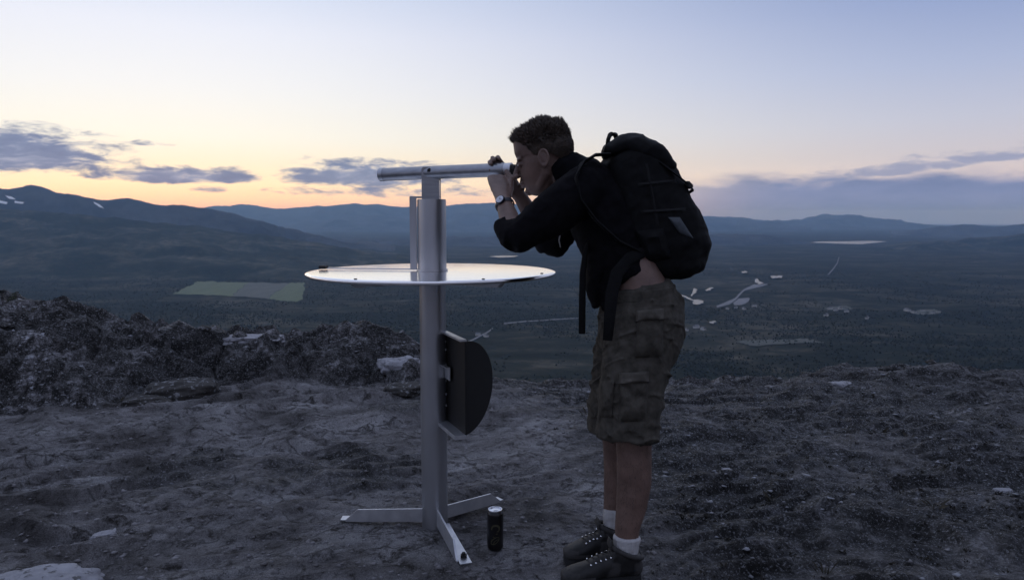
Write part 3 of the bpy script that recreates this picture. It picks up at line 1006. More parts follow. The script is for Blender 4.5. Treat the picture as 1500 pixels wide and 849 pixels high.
M['grit'] = simple('grey_grit', (.10, .095, .095), (.25, .245, .25), .9, 0, 3)
M['lichen_stone'] = simple('pale_lichen_stone', (.13, .135, .14), (.36, .37, .40), .95, 0, 5)
M['heather'] = simple('dark_heather', (.010, .010, .007), (.040, .034, .024), .95, 0, 3.5)
M['dry_grass'] = simple('dry_grass_blades', (.035, .032, .022), (.085, .075, .052), .9, 0, 4)
scatter_stones('gravel', 26000, (-7.5, 6.5), (2.1, 7.5), (.002, .016), M['grit'], d_dirt)
scatter_stones('lichen_stones', 9000, (-7, 7.5), (2.2, 8), (.002, .020), M['lichen_stone'], d_heath, .3)
scatter_stones('crag_stones', 2500, (-7, 7.5), (4.2, 7.4), (.010, .075), M['rock_dark'], d_crag, .6)
scatter_stones('pale_crag_stones', 3500, (-7, 7.5), (4.4, 7.4), (.004, .026), M['lichen_stone'], d_crag, .45)


def scatter_plants(name, n, xr, yr, h, mat, dens, blades=9, width=.16, spread=1.0):
    X = xr[0] + (xr[1] - xr[0]) * RNG.random(n)
    Yy = yr[0] * (yr[1] / yr[0]) ** RNG.random(n)
    X = X * Yy / yr[1]
    k = dens(X, Yy) > RNG.random(n)
    X, Yy = X[k], Yy[k]; n = len(X)
    Z = hill(X, Yy)
    hh = h[0] + (h[1] - h[0]) * RNG.random(n)
    P = []
    for b in range(blades):
        c, s = rand_dirs(n)
        r0 = RNG.random(n) * hh * .7 * spread
        lean = (.3 + .9 * RNG.random(n)) * hh * spread
        l = hh * (.5 + .6 * RNG.random(n))
        bx, by = X + c * r0, Yy + s * r0
        w = hh * width * (.6 + .8 * RNG.random(n))
        tw, tz = rand_dirs(n)
        p0 = np.stack([bx - tw * w, by - tz * w, Z - .004], -1)
        p1 = np.stack([bx + tw * w, by + tz * w, Z - .004], -1)
        m = np.stack([bx + c * lean * .45 + tw * w * .8, by + s * lean * .45 + tz * w * .8, Z + l * .7], -1)
        tp = np.stack([bx + c * lean, by + s * lean, Z + l], -1)
        P.append(np.stack([p0, p1, m, tp], 1))
    P = np.concatenate(P, 0).reshape(-1, 3)
    nb = len(P) // 4
    b = np.arange(nb)[:, None] * 4
    Fq = np.concatenate([b + [0, 1, 2], b + [0, 2, 3]], 0)
    return tag(npmesh(name, P, Fq, mat, None, False), kind='stuff')


scatter_plants('heather', 5000, (-7, 7.5), (2.15, 7.4), (.004, .011), M['heather'], d_heath2, 9, .34, 1.5)
scatter_plants('dry_grass', 160, (-7, 7.5), (2.3, 7.2), (.025, .06), M['dry_grass'], lambda x, y: d_heath2(x, y) * .5 + d_crag(x, y) * .4, 8, .05)


def boulder(px, py, Y, size, mat, label, seed, sink=.3, rz=0.0, group=None, lift=0.0):
    p = U(px, py, Y)
    zz_ = [gz(p.x + a * size[0] * .8, p.y + b * size[1] * .8) for a, b in ((0, 0), (1, 0), (-1, 0), (0, 1), (0, -1), (.7, .7), (-.7, .7))]
    z = .5 * min(zz_) + .5 * zz_[0]
    bm = bmesh.new()
    bmesh.ops.create_icosphere(bm, subdivisions=5, radius=1)
    co = np.array([v.co[:] for v in bm.verts])
    n = fbm(co[:, 0] * 1.3 + seed, co[:, 1] * 1.3, co[:, 2] * 1.3, 3, seed) - .5
    n2 = fbm(co[:, 0] * 5 + seed, co[:, 1] * 5, co[:, 2] * 5, 4, seed + 3) - .5
    blk = np.maximum(np.abs(co).max(1), .62)
    co = co / blk[:, None] ** .55 * (1 + n * .75 + n2 * .22)[:, None] * np.array(size)[None]
    c, s = math.cos(rz), math.sin(rz)
    x = co[:, 0] * c - co[:, 1] * s; y = co[:, 0] * s + co[:, 1] * c
    for v, a, b, d in zip(bm.verts, x, y, co[:, 2]): v.co = (a, b, d)
    me = bpy.data.meshes.new('boulder'); bm.to_mesh(me); bm.free()
    o = link('boulder', me, mat, None)
    o.location = (p.x, p.y, z + lift + size[2] * (1 - 2 * sink) * .6)
    return tag(o, label, 'rock', group or 'rocks on the hilltop')


boulder(55, 835, 2.62, (.17, .12, .055), M['rock_pale'], 'pale flat grey rock lying on the soil in the near bottom corner', 3, .35, .2)
boulder(18, 838, 2.60, (.08, .07, .05), M['rock_pale'], 'small pale rock beside the larger flat one at the near bottom corner', 31, .3, .8)
boulder(268, 572, 5.55, (.26, .16, .10), M['rock_dark'], 'dark rounded boulder at the foot of the dark rocky bank', 5, .3, .4)
boulder(215, 590, 5.35, (.17, .10, .05), M['rock_dark'], 'low dark stone in front of the rounded boulder under the bank', 8, .35, .3)
boulder(358, 470, 6.5, (.34, .12, .035), M['rock_pale'], 'white flat slab on top of the rocky bank', 12, .5, .05, lift=.045)
boulder(588, 530, 6.3, (.17, .13, .09), M['rock_pale'], 'pale angular rock in the bank just left of the post', 14, .3, .7)
boulder(590, 575, 5.6, (.15, .10, .055), M['rock_dark'], 'dark flat rock on the soil behind the post', 17, .3, .1)
#boulder(400, 515, 6.3, (.24, .2, .15), M['rock_dark'], 'big dark boulder in the middle of the rocky bank', 19, .5, .6)
#boulder(470, 505, 6.45, (.24, .2, .17), M['rock_dark'], 'dark boulder in the bank right of the biggest one', 23, .3, 1.1)
#boulder(330, 505, 6.2, (.22, .18, .15), M['rock_dark'], 'dark lichen-spotted boulder in the bank left of the biggest one', 29, .3, .2)
#boulder(150, 470, 6.0, (.26, .2, .16), M['rock_dark'], 'dark rock high on the bank under the left ridge', 37, .35, .9)
#boulder(60, 455, 5.9, (.22, .2, .11), M['rock_dark'], 'dark rock near the top of the left ridge', 41, .5, .3)
#boulder(535, 515, 6.6, (.16, .14, .11), M['rock_dark'], 'small dark rock at the right end of the rocky bank', 43, .3, .3)
boulder(150, 748, 3.02, (.05, .03, .018), M['rock_pale'], 'small white stone on the bare soil left of the post', 47, .2, .5)
boulder(1065, 680, 3.85, (.026, .02, .012), M['rock_pale'], 'small whitish stone in the heath right of the hiker', 53, .4, .3)
boulder(1470, 708, 3.55, (.040, .024, .014), M['rock_pale'], 'whitish stone near the right edge of the heath', 59, .4, .1)
boulder(1230, 548, 6.3, (.10, .07, .026), M['rock_pale'], 'pale flat rock on the rim of the right-hand heath', 61, .45, .1)

# small shrub on the left ridge
p = U(22, 425, 6.25); z0 = gz(p.x, p.y)
sh = thing('shrub', (p.x, p.y, z0), 'small bare-looking shrub standing on the left ridge', 'shrub')
bm = bmesh.new()
tips = []
for k in range(7):
    a = random.uniform(0, 6.28); l = random.uniform(.06, .13)
    q = Vector((p.x, p.y, z0 - .01)); e = q + Vector((math.cos(a) * .04, math.sin(a) * .04, l)); tips.append((q, e))
    add_tube(bm, [q, (q + e) / 2 + Vector((random.uniform(-.008, .008), 0, 0)), e], [.004, .003, .0015], seg=5, cap=1)
bm_obj('stem', bm, M['bark'], sh)
vv, ff = [], []
for q, e in tips:
    for j in range(26):
        c = q.lerp(e, random.uniform(.3, 1.05)) + Vector((random.gauss(0, .015), random.gauss(0, .015), random.gauss(0, .01)))
        d1 = Vector((random.gauss(0, 1), random.gauss(0, 1), random.gauss(0, 1))).normalized() * .009
        d2 = d1.orthogonal().normalized() * .005
        i = len(vv); vv += [c - d1, c - d2, c + d1, c + d2]; ff.append((i, i + 1, i + 2, i + 3))
pydata('foliage', vv, ff, M['leaf'], sh, True, False)

# ------------------------------------------------------------------ telescope on its post
PX, PY = -.340, 3.14
zb = G0
tel = thing('viewing_telescope', (PX, PY, zb), 'steel viewing telescope on a grey post with a round white table', 'telescope')
bm = bmesh.new(); add_cyl(bm, (PX, PY, -.12), (PX, PY, 1.055), .0565, 48)
bm_obj('post', bm, M['galv'], tel)
ANG = [180, 38, -72]
LEN = [.345, .31, .36]
for k, (a, L) in enumerate(zip(ANG, LEN)):
    d = Vector((math.cos(math.radians(a)), math.sin(math.radians(a)), 0)); n = Vector((-d.y, d.x, 0))
    o0 = Vector((PX, PY, G0)) + d * .050
    zt = .064 if k != 2 else .080
    prof = [o0 + V3(0, 0, .004), o0 + V3(0, 0, zt), o0 + d * (L - .055) + V3(0, 0, zt - .004), o0 + d * (L) + V3(0, 0, .012), o0 + d * (L) + V3(0, 0, .004)]
    bm = bmesh.new(); add_prism(bm, [q - n * .004 for q in prof], n * .008)
    leg = bm_obj('base_leg', bm, M['galv_bright'], tel, smooth=False, bevel=.0015)
    side = -1 if k == 0 else 1
    bm = bmesh.new()
    c = o0 + d * (L / 2 + .01) + n * side * .030 + V3(0, 0, .006)
    add_box(bm, c, (L + .03, .048, .006), Matrix.Rotation(math.radians(a), 3, 'Z'))
    bm_obj('flange', bm, M['galv'], leg, smooth=False, bevel=.001)
    bm = bmesh.new()
    e = o0 + d * (L - .03) + n * side * .034
    add_cyl(bm, e + V3(0, 0, -.03), e + V3(0, 0, .028), .007, 12); add_cyl(bm, e + V3(0, 0, .0095), e + V3(0, 0, .020), .014, 6)
    bm_obj('anchor_bolt', bm, M['dark_metal'], leg, smooth=False)
# round table
ZT = 1.073
bm = bmesh.new()
R0 = .525
prof = [(.0, ZT), (.505, ZT), (.518, ZT - .001), (.5245, ZT - .004), (.526, ZT - .009), (.5245, ZT - .0145), (.515, ZT - .017), (0, ZT - .017)]
seg = 128
rings = []
for r, z in prof[1:-1]:
    rings.append([bm.verts.new((PX + r * math.cos(2 * math.pi * k / seg), PY + r * math.sin(2 * math.pi * k / seg), z)) for k in range(seg)])
for A, B in zip(rings[:-1], rings[1:]):
    for k in range(seg): bm.faces.new((A[k], A[(k + 1) % seg], B[(k + 1) % seg], B[k]))
bm.faces.new(rings[0]); bm.faces.new(list(reversed(rings[-1])))
tab = bm_obj('table_top', bm, M['enamel'], tel)
for k, a in enumerate((214, 326, 90)):
    d = Vector((math.cos(math.radians(a)), math.sin(math.radians(a)), 0)); n = Vector((-d.y, d.x, 0))
    o0 = Vector((PX, PY, 0)) + d * .05
    zt = ZT - .019
    L = .335 if k != 2 else .25
    dd = .034
    prof = [o0 + V3(0, 0, zt), o0 + d * L + V3(0, 0, zt), o0 + d * (L - .035) + V3(0, 0, zt - dd), o0 + V3(0, 0, zt - dd)]
    bm = bmesh.new(); add_prism(bm, [q - n * .016 for q in prof], n * .032)
    bm_obj('support_bracket', bm, M['galv'], tel, smooth=False, bevel=.001)
# pointer bar on the table and rivets
d = Vector((math.cos(math.radians(171)), math.sin(math.radians(171)), 0))
bm = bmesh.new()
add_box(bm, Vector((PX, PY, ZT + .006)) + d * .265, (.41, .018, .006), Matrix.Rotation(math.radians(171), 3, 'Z'))
pt = bm_obj('pointer_bar', bm, M['enamel'], tel, smooth=False, bevel=.002)
bm = bmesh.new()
add_box(bm, Vector((PX, PY, ZT + .010)) + d * .490, (.032, .034, .014), Matrix.Rotation(math.radians(171), 3, 'Z'))
bm_obj('pointer_tip', bm, M['dark_metal'], pt, smooth=False, bevel=.002)
for a, r in ((-62, .50), (-20, .49), (-118, .50)):
    q = Vector((PX + r * math.cos(math.radians(a)), PY + r * math.sin(math.radians(a)), 0))
    bm = bmesh.new(); add_cyl(bm, q + V3(0, 0, ZT - .002), q + V3(0, 0, ZT + .003), .006, 10)
    bm_obj('rivet', bm, M['dark_metal'], tab)
# sleeve
bm = bmesh.new()
add_cyl(bm, (PX, PY, ZT + .001), (PX, PY, 1.375), .0605, 56)
bm_obj('sleeve', bm, M['galv'], tel, bevel=.002)
bm = bmesh.new(); add_cyl(bm, (PX, PY, ZT + .0005), (PX, PY, ZT + .008), .066, 56)
bm_obj('collar', bm, M['galv'], tel)
# yoke carrying the tube
zc = 1.500
bm = bmesh.new()
for s in (-1, 1):
    o0 = Vector((PX - .004, PY + s * .036, 0))
    out = []
    for x, z in ((-.033, 1.372), (.040, 1.372), (.040, 1.476), (.028, 1.508), (-.026, 1.508), (-.033, 1.500)):
        out.append(o0 + V3(x, -.004, z))
    add_prism(bm, out, (0, .008, 0))
add_box(bm, (PX - .001, PY, 1.379), (.072, .066, .012))
add_box(bm, (PX + .036 - .004, PY, 1.420), (.006, .062, .068))
yoke = bm_obj('yoke', bm, M['alu'], tel, smooth=False, bevel=.0012)
bm = bmesh.new(); add_cyl(bm, (PX - .002, PY - .052, 1.492), (PX - .002, PY + .052, 1.492), .006, 14)
for s in (-1, 1): add_cyl(bm, (PX - .002, PY + s * .041, 1.492), (PX - .002, PY + s * .049, 1.492), .011, 6)
bm_obj('pivot_bolt', bm, M['dark_metal'], yoke, smooth=False)
# telescope tube
T0 = U(557, 255.8, 3.205); T1 = U(752, 248.0, 2.985)
td = (T1 - T0).normalized()
bm = bmesh.new()
add_cyl(bm, T0 + td * .012, T1 - td * .035, .0275, 48)
tube = bm_obj('telescope_tube', bm, M['alu'], tel, bevel=.001)
bm = bmesh.new(); add_cyl(bm, T0, T0 + td * .022, .0287, 48)
bm_obj('lens_ring', bm, M['galv'], tube, bevel=.0015)
bm = bmesh.new(); add_cyl(bm, T0 - td * .0015, T0 + td * .002, .021, 40)
bm_obj('objective_lens', bm, M['watch_black'], tube)
bm = bmesh.new(); add_cyl(bm, T1 - td * .040, T1 - td * .006, .0265, 48)
bm_obj('eyepiece', bm, M['galv_bright'], tube, bevel=.001)
bm = bmesh.new(); add_cyl(bm, T1 - td * .007, T1 + td * .012, .0205, 40, .0185)
bm_obj('eyecup', bm, M['black_rubber'], tube, bevel=.002)
# bent strap handle beside the sleeve
hx = PX - .0785
bm = bmesh.new()
path = [(hx, ZT + .002), (hx, 1.378), (hx + .008, 1.389), (PX - .058, 1.385)]
add_box(bm, (hx, PY, (ZT + 1.384) / 2 + .002), (.028, .024, 1.384 - ZT - .006))
hd = bm_obj('handle', bm, M['galv'], tel, smooth=False, bevel=.002)
bm = bmesh.new(); add_box(bm, (hx + .014, PY, 1.3835), (.056, .026, .008))
bm_obj('handle_top', bm, M['galv'], hd, smooth=False, bevel=.002)
# folded D-shaped leaf on the post
c0 = Vector((PX + .053, PY + .0, 0)); c1 = Vector((-.189, 2.91, 0))
fd = (c1 - c0).normalized(); fn = Vector((fd.y, -fd.x, 0))
zt, zl = .806, .424
bm = bmesh.new()
add_prism(bm, [c0 + V3(0, 0, zl), c1 + V3(0, 0, zl), c1 + V3(0, 0, zt), c0 + V3(0, 0, zt)], fn * -.006)
leaf = bm_obj('folding_leaf', bm, M['brown_metal'], tel, smooth=False, bevel=.001)
bm = bmesh.new()
Ll = (c1 - c0).length
for z, th, wd_, of in ((zt + .004, .008, .028, .006), (zl - .008, .016, .050, .020)):
    bm = bmesh.new()
    add_box(bm, (c0 + c1) / 2 + fn * of + V3(0, 0, z), (Ll, wd_, th), Matrix.Rotation(math.atan2(fd.y, fd.x), 3, 'Z'))
    bm_obj('edge_strip', bm, M['galv_bright'], leaf, smooth=False, bevel=.001)
e2 = Vector((-.086, 3.09, 0)); dd = (e2 - c1).normalized(); dn = Vector((dd.y, -dd.x, 0))
out = []
rz_ = (zt - zl) / 2; zm = (zt + zl) / 2
for k in range(41):
    t = -math.pi / 2 + math.pi * k / 40
    out.append(c1 + dd * (.206 * math.cos(t)) + V3(0, 0, zm + rz_ * math.sin(t)))
bm = bmesh.new(); add_prism(bm, out, dn * .006)
bm_obj('half_disc', bm, M['dark_metal'], tel, smooth=False, bevel=.001)
# small hook plate on the leaf
h0 = c0 + fd * .06 + fn * .012 + V3(0, 0, .655)
bm = bmesh.new()
add_box(bm, h0 + V3(0, 0, -.012), (.07, .004, .055), Matrix.Rotation(math.atan2(fd.y, fd.x), 3, 'Z'))
add_box(bm, h0 + fn * .010 + V3(0, 0, .017), (.075, .02, .004), Matrix.Rotation(math.atan2(fd.y, fd.x), 3, 'Z'))
bm_obj('latch_plate', bm, M['galv_bright'], leaf, smooth=False, bevel=.0008)
for z in (.77, .735, .67, .60, .54, .49):
    q = c0 + fd * .012 + fn * .004 + V3(0, 0, z)
    bm = bmesh.new(); add_cyl(bm, q - fn * .002, q + fn * .006, .006, 8)
    bm_obj('hinge_bolt', bm, M['galv_bright'], leaf, smooth=False)

# ------------------------------------------------------------------ drink can
cx, cy = U(725.5, 806, 2.865).x, 2.865
cz = gz(cx, cy) + .001
can = thing('drink_can', (cx, cy, cz), 'black beverage can with olive emblem standing by the post', 'can')
def lathe(bm, prof, c, seg=48):
    rr = [[bm.verts.new((c[0] + r * math.cos(2 * math.pi * k / seg), c[1] + r * math.sin(2 * math.pi * k / seg), c[2] + z)) for k in range(seg)] for r, z in prof]
    for A, B in zip(rr[:-1], rr[1:]):
        for k in range(seg): bm.faces.new((A[k], A[(k + 1) % seg], B[(k + 1) % seg], B[k]))
    bm.faces.new(list(reversed(rr[0]))); bm.faces.new(rr[-1])
bm = bmesh.new(); lathe(bm, [(.024, 0), (.026, 0), (.0315, .008), (.033, .014), (.033, .148), (.032, .152), (.0275, .160), (.027, .161)], (cx, cy, cz))
body = bm_obj('can_body', bm, M['can'], can)
bm = bmesh.new(); lathe(bm, [(.0268, .1605), (.0275, .1615), (.0285, .164), (.0285, .166), (.0278, .167), (.0262, .1665), (.0255, .162), (.0, .1618)][:7], (cx, cy, cz))
lid = bm_obj('can_lid', bm, M['can_top'], can)
bm = bmesh.new(); add_ell(bm, (cx + .003, cy - .004, cz + .1655), (.012, .008, .0012)); bm_obj('pull_tab', bm, M['can_top'], lid)


def on_can(u, v):
    """u across (m on the wrapped surface), v height"""
    t = u / .033 - math.pi / 2 - math.atan2(cx, cy) * -1 * 0
    return Vector((cx + .0332 * math.cos(t), cy + .0332 * math.sin(t), cz + v))


bm = bmesh.new()
def stroke(pts, w):
    L = []; n = len(pts)
    for i in range(n):
        a = pts[max(i - 1, 0)]; b = pts[min(i + 1, n - 1)]
        dx_, dy_ = b[0] - a[0], b[1] - a[1]; l = math.hypot(dx_, dy_) or 1
        wi = w * (.45 + .55 * math.sin(math.pi * (i + .5) / n))
        L.append((bm.verts.new(on_can(pts[i][0] - dy_ / l * wi, pts[i][1] + dx_ / l * wi)), bm.verts.new(on_can(pts[i][0] + dy_ / l * wi, pts[i][1] - dx_ / l * wi))))
    for A, B in zip(L[:-1], L[1:]): bm.faces.new((A[0], B[0], B[1], A[1]))
arc = lambda x, y, rx, ry, a0, a1, n=14, rot=0: [(x + rx * math.cos(math.radians(a0 + (a1 - a0) * k / n)) * math.cos(rot) - ry * math.sin(math.radians(a0 + (a1 - a0) * k / n)) * math.sin(rot), y + rx * math.cos(math.radians(a0 + (a1 - a0) * k / n)) * math.sin(rot) + ry * math.sin(math.radians(a0 + (a1 - a0) * k / n)) * math.cos(rot)) for k in range(n + 1)]
stroke(arc(.002, .096, .016, .014, 200, -60), .0042)
stroke([(.012, .088), (.006, .074), (-.004, .062), (-.013, .052)], .0036)
stroke(arc(.0, .047, .020, .010, 0, 360, 28, .7), .0022)
stroke(arc(.004, .043, .012, .005, 0, 360, 22, .7), .0014)
bm_obj('emblem', bm, M['can_gold'], body, smooth=False)
# ------------------------------------------------------------------ the hiker
per = thing('person', (.42, 2.70, G0), 'man in dark sweater and cargo shorts bending to look through the telescope', 'person')
LAT = Vector((0, 1, 0))
A8, P18 = math.radians(9), math.radians(19)
f0 = Vector((-math.cos(A8), math.sin(A8), 0)); zu = Vector((0, 0, 1))
hf = f0 * math.cos(P18) - zu * math.sin(P18)
hu = zu * math.cos(P18) + f0 * math.sin(P18)
hn_ = hu.cross(hf) * 1.0
HCEN = U(800, 228.5, 2.895)
HR = Matrix((hf, hn_, hu)).transposed()      # columns: forward, side, up


def hp(x, y, z): return HCEN + hf * x + hn_ * y + hu * z


def head_shapes(bm, grow=0.0):
    add_ell(bm, hp(-.004, 0, .042), (.104 + grow, .076 + grow, .082 + grow), HR, 32, 20)
    add_ell(bm, hp(-.028, 0, .022), (.082 + grow, .072 + grow, .080 + grow), HR, 28, 18)


bm = bmesh.new()
head_shapes(bm)
lv = [(.112, .012, .070, .060), (.085, .014, .092, .068), (.05, .015, .099, .0715), (.018, .013, .0985, .072), (.0, .018, .088, .070), (-.025, .032, .083, .068), (-.05, .045, .076, .063), (-.075, .058, .066, .054), (-.098, .068, .055, .044), (-.118, .079, .040, .032), (-.127, .083, .027, .022)]
add_tube(bm, [hp(c, 0, z) for z, c, a, b in lv], [(b, a) for z, c, a, b in lv], lateral=hn_, seg=32, power=2.25, cap=2, roundcap=.3)
# jaw corners
for s in (-1, 1):
    add_tube(bm, [hp(.008, s * .052, -.028), hp(.018, s * .047, -.066), hp(.055, s * .032, -.096), hp(.085, s * .014, -.112)], [.019, .021, .020, .016], seg=12)
    add_ell(bm, hp(.098, s * .031, .017), (.013, .026, .009), HR)                 # brow
    add_ell(bm, hp(.130, s * .0125, -.037), (.011, .0085, .0085), HR)            # nostril wing
    add_ell(bm, hp(.098, s * .032, -.001), (.0145, .017, .0115), HR)             # lids
    # ear
    ec = Vector((.004, s * .076, -.012))
    pts = [hp(ec.x + .019 * math.cos(t) - .004 * math.sin(t), s * (.079 + .010 * max(0, -math.cos(t))), ec.z + .031 * math.sin(t)) for t in [math.radians(q) for q in range(-70, 261, 22)]]
    add_tube(bm, pts, [.0052] * len(pts), seg=8, cap=2)
    add_ell(bm, hp(.002, s * .078, -.012), (.016, .006, .026), HR)
    add_ell(bm, hp(.008, s * .080, -.040), (.008, .005, .009), HR)
add_tube(bm, [hp(.108, 0, .012), hp(.119, 0, -.008), hp(.134, 0, -.026), hp(.143, 0, -.036)], [(.009, .011), (.0095, .012), (.011, .012), (.011, .010)], lateral=hn_, seg=14, cap=3)
add_ell(bm, hp(.139, 0, -.038), (.011, .0125, .0095), HR)
add_ell(bm, hp(.121, 0, -.068), (.0125, .025, .0065), HR)
add_ell(bm, hp(.119, 0, -.080), (.0125, .023, .0075), HR)
add_ell(bm, hp(.106, 0, -.108), (.018, .022, .016), HR)
# neck
NB = U(848, 262, 2.88)
add_tube(bm, [hp(-.032, 0, .0), hp(-.030, 0, -.06), hp(-.045, 0, -.105).lerp(NB, .35), NB], [(.052, .06), (.054, .060), (.058, .062), (.075, .07)], lateral=LAT, seg=20)
# torso, pelvis
add_tube(bm, [NB, U(862, 272, 2.87), U(884, 305, 2.84), U(908, 355, 2.80), U(930, 402, 2.77), U(938, 432, 2.76), U(940, 465, 2.755)],
         [(.10, .06), (.16, .09), (.165, .105), (.145, .10), (.148, .100), (.158, .105), (.165, .115)], lateral=LAT, seg=28, power=2.3)
# legs
add_tube(bm, [U(944, 468, 2.675), U(934, 545, 2.65), U(928, 640, 2.64), U(929, 672, 2.635), U(929, 706, 2.64), U(925, 740, 2.635), U(919, 772, 2.625), U(917, 800, 2.62), U(917, 822, 2.62)],
         [(.085, .10), (.078, .088), (.060, .066), (.058, .064), (.058, .0635), (.052, .057), (.042, .046), (.036, .041), (.036, .044)], lateral=LAT, seg=24)
add_tube(bm, [U(936, 465, 2.85), U(914, 545, 2.84), U(904, 630, 2.835), U(906, 660, 2.83), U(907, 690, 2.835), U(904, 720, 2.83), U(900, 745, 2.82), U(899, 765, 2.81), U(899, 782, 2.80)],
         [(.085, .10), (.078, .085), (.058, .062), (.056, .060), (.056, .0605), (.049, .053), (.040, .043), (.034, .038), (.034, .04)], lateral=LAT, seg=24)
# arms
NS, NE, NW = U(858, 275, 2.68), U(756, 350, 2.635), U(737, 293, 2.79)
FS, FE, FW = U(852, 268, 3.04), U(803, 357, 3.03), U(762, 288, 3.01)
add_tube(bm, [NS, NS.lerp(NE, .5), NE], [.055, .047, .041], seg=18)
add_tube(bm, [NE, NE.lerp(NW, .3), NE.lerp(NW, .7), NW], [.041, .042, .034, (.028, .022)], lateral=(1, 0, 0), seg=18)
add_tube(bm, [FS, FS.lerp(FE, .5), FE], [.055, .047, .041], seg=18)
add_tube(bm, [FE, FE.lerp(FW, .3), FE.lerp(FW, .7), FW], [.041, .042, .034, (.028, .022)], lateral=(1, 0, 0), seg=18)


def hand(bm, wrist, mcp, row, palm, angles, thumb, splay=.0, spread=.0215):
    h = (mcp - wrist).normalized(); row = (row - h * row.dot(h)).normalized(); palm = (palm - h * palm.dot(h)).normalized()
    add_tube(bm, [wrist, wrist.lerp(mcp, .35), wrist.lerp(mcp, .75), mcp], [(.027, .020), (.033, .019), (.041, .0165), (.041, .0135)], lateral=row, seg=20, power=2.6)
    lens = [(.044, .027, .022), (.048, .031, .023), (.045, .029, .022), (.036, .022, .020)]
    rad = [.0092, .0096, .0091, .0080]
    off = [.004, .008, .004, -.006]
    for i in range(4):
        b = mcp + row * ((i - 1.5) * spread) + h * off[i]
        pts = [b - h * .02, b]; rr = [rad[i] * 1.15, rad[i] * 1.18]
        p_ = b
        for L, a in zip(lens[i], angles[i] if isinstance(angles[0], (list, tuple)) else angles):
            dr = (h * math.cos(math.radians(a)) + palm * math.sin(math.radians(a)) + row * splay * (i - 1.5)).normalized()
            pm = p_ + dr * L * .5; p_ = p_ + dr * L
            pts += [pm, p_]; rr += [rad[i] * .96, rad[i] * (1.03 if len(pts) < 7 else .82)]
        add_tube(bm, pts, rr, seg=12, cap=3, roundcap=.9)
    tb = [wrist + h * .022 - row * .020, *thumb]
    add_tube(bm, tb, [.0145, .0135, .0112, .0100, .0082][:len(tb)], seg=12, cap=3, roundcap=.9)


# near hand: back of the hand to the viewer, knuckles under the tube
NM = U(728.5, 260, 2.945)
hand(bm, NW, NM, Vector((-1, 0, .12)), Vector((0, 1, 0)), [[52, 118, 165], [58, 125, 170], [62, 130, 172], [60, 128, 170]], [U(748, 276, 2.885), U(749, 262, 2.915), U(742, 251, 2.945)])
# far hand: fingers over the top of the tube
FM = U(732, 251, 3.055)
hand(bm, FW, FM, Vector((-1, 0, .05)), Vector((0, -1, 0)), [36, 100, 140], [U(766, 268, 3.0), U(766, 257, 3.0), U(758, 252, 3.02)], spread=.020)
body_me = remesh(bm, .0032, 4, .5)
finish('body', body_me, M['skin'], per)
# fine hair on the shins and forearms
co = np.empty(len(body_me.vertices) * 3, np.float32); body_me.vertices.foreach_get('co', co); co = co.reshape(-1, 3)
no = np.empty(len(body_me.vertices) * 3, np.float32); body_me.vertex_normals.foreach_get('vector', no); no = no.reshape(-1, 3)
sel = np.where((co[:, 2] > .10) & (co[:, 2] < .62))[0]
sel = RNG.choice(sel, min(4200, len(sel)), replace=False)
Pb, Nb = co[sel], no[sel]; n = len(sel)
Dd = Nb * .45 + np.array([0, 0, -.9]) + (RNG.random((n, 3)) - .5) * .9
Dd /= np.linalg.norm(Dd, axis=1)[:, None]; sd = np.cross(Dd, Nb); sd /= np.linalg.norm(sd, axis=1)[:, None] + 1e-9
Lh = (.006 + .010 * RNG.random(n))[:, None]
Vl = np.stack([Pb - sd * .0005, Pb + sd * .0005, Pb + Dd * Lh], 1).reshape(-1, 3)
npmesh('leg_hair', Vl, np.arange(n * 3).reshape(-1, 3), M['hair'], per, False)
# eyes
for s in (-1, 1):
    bm = bmesh.new(); add_ell(bm, hp(.1055, s * .032, -.002), (.0085, .0105, .0065), HR)
    ey = bm_obj('eye', bm, M['eye'], per)
    bm = bmesh.new(); add_ell(bm, hp(.1125, s * .032, -.003), (.003, .005, .005), HR)
    bm_obj('iris', bm, M['iris'], ey)

# hair
def hairline(x):
    return np.interp(x, [-.13, -.10, -.06, -.02, .012, .026, .045, .065, .085, .12], [-.060, -.058, -.040, .004, .004, -.020, .030, .070, .078, .082])


def cap_pts(n, grow):
    u = RNG.random(n) * 2 - 1; t = RNG.random(n) * 6.2832
    r = np.sqrt(1 - u * u); S = np.stack([r * np.cos(t), r * np.sin(t), u], -1)
    A = S * np.array([.104 + grow, .077 + grow, .083 + grow]) + np.array([-.004, 0, .042])
    B = S * np.array([.083 + grow, .073 + grow, .081 + grow]) + np.array([-.028, 0, .022])
    def outside(P, c, r): return (((P - c) / r) ** 2).sum(-1) > 1
    ka = outside(A, np.array([-.028, 0, .022]), np.array([.083, .073, .081]) + grow)
    kb = outside(B, np.array([-.004, 0, .042]), np.array([.104, .077, .083]) + grow)
    P = np.concatenate([A[ka], B[kb]]); Nn = np.concatenate([S[ka], S[kb]])
    k = P[:, 2] > hairline(P[:, 0])
    return P[k], Nn[k]


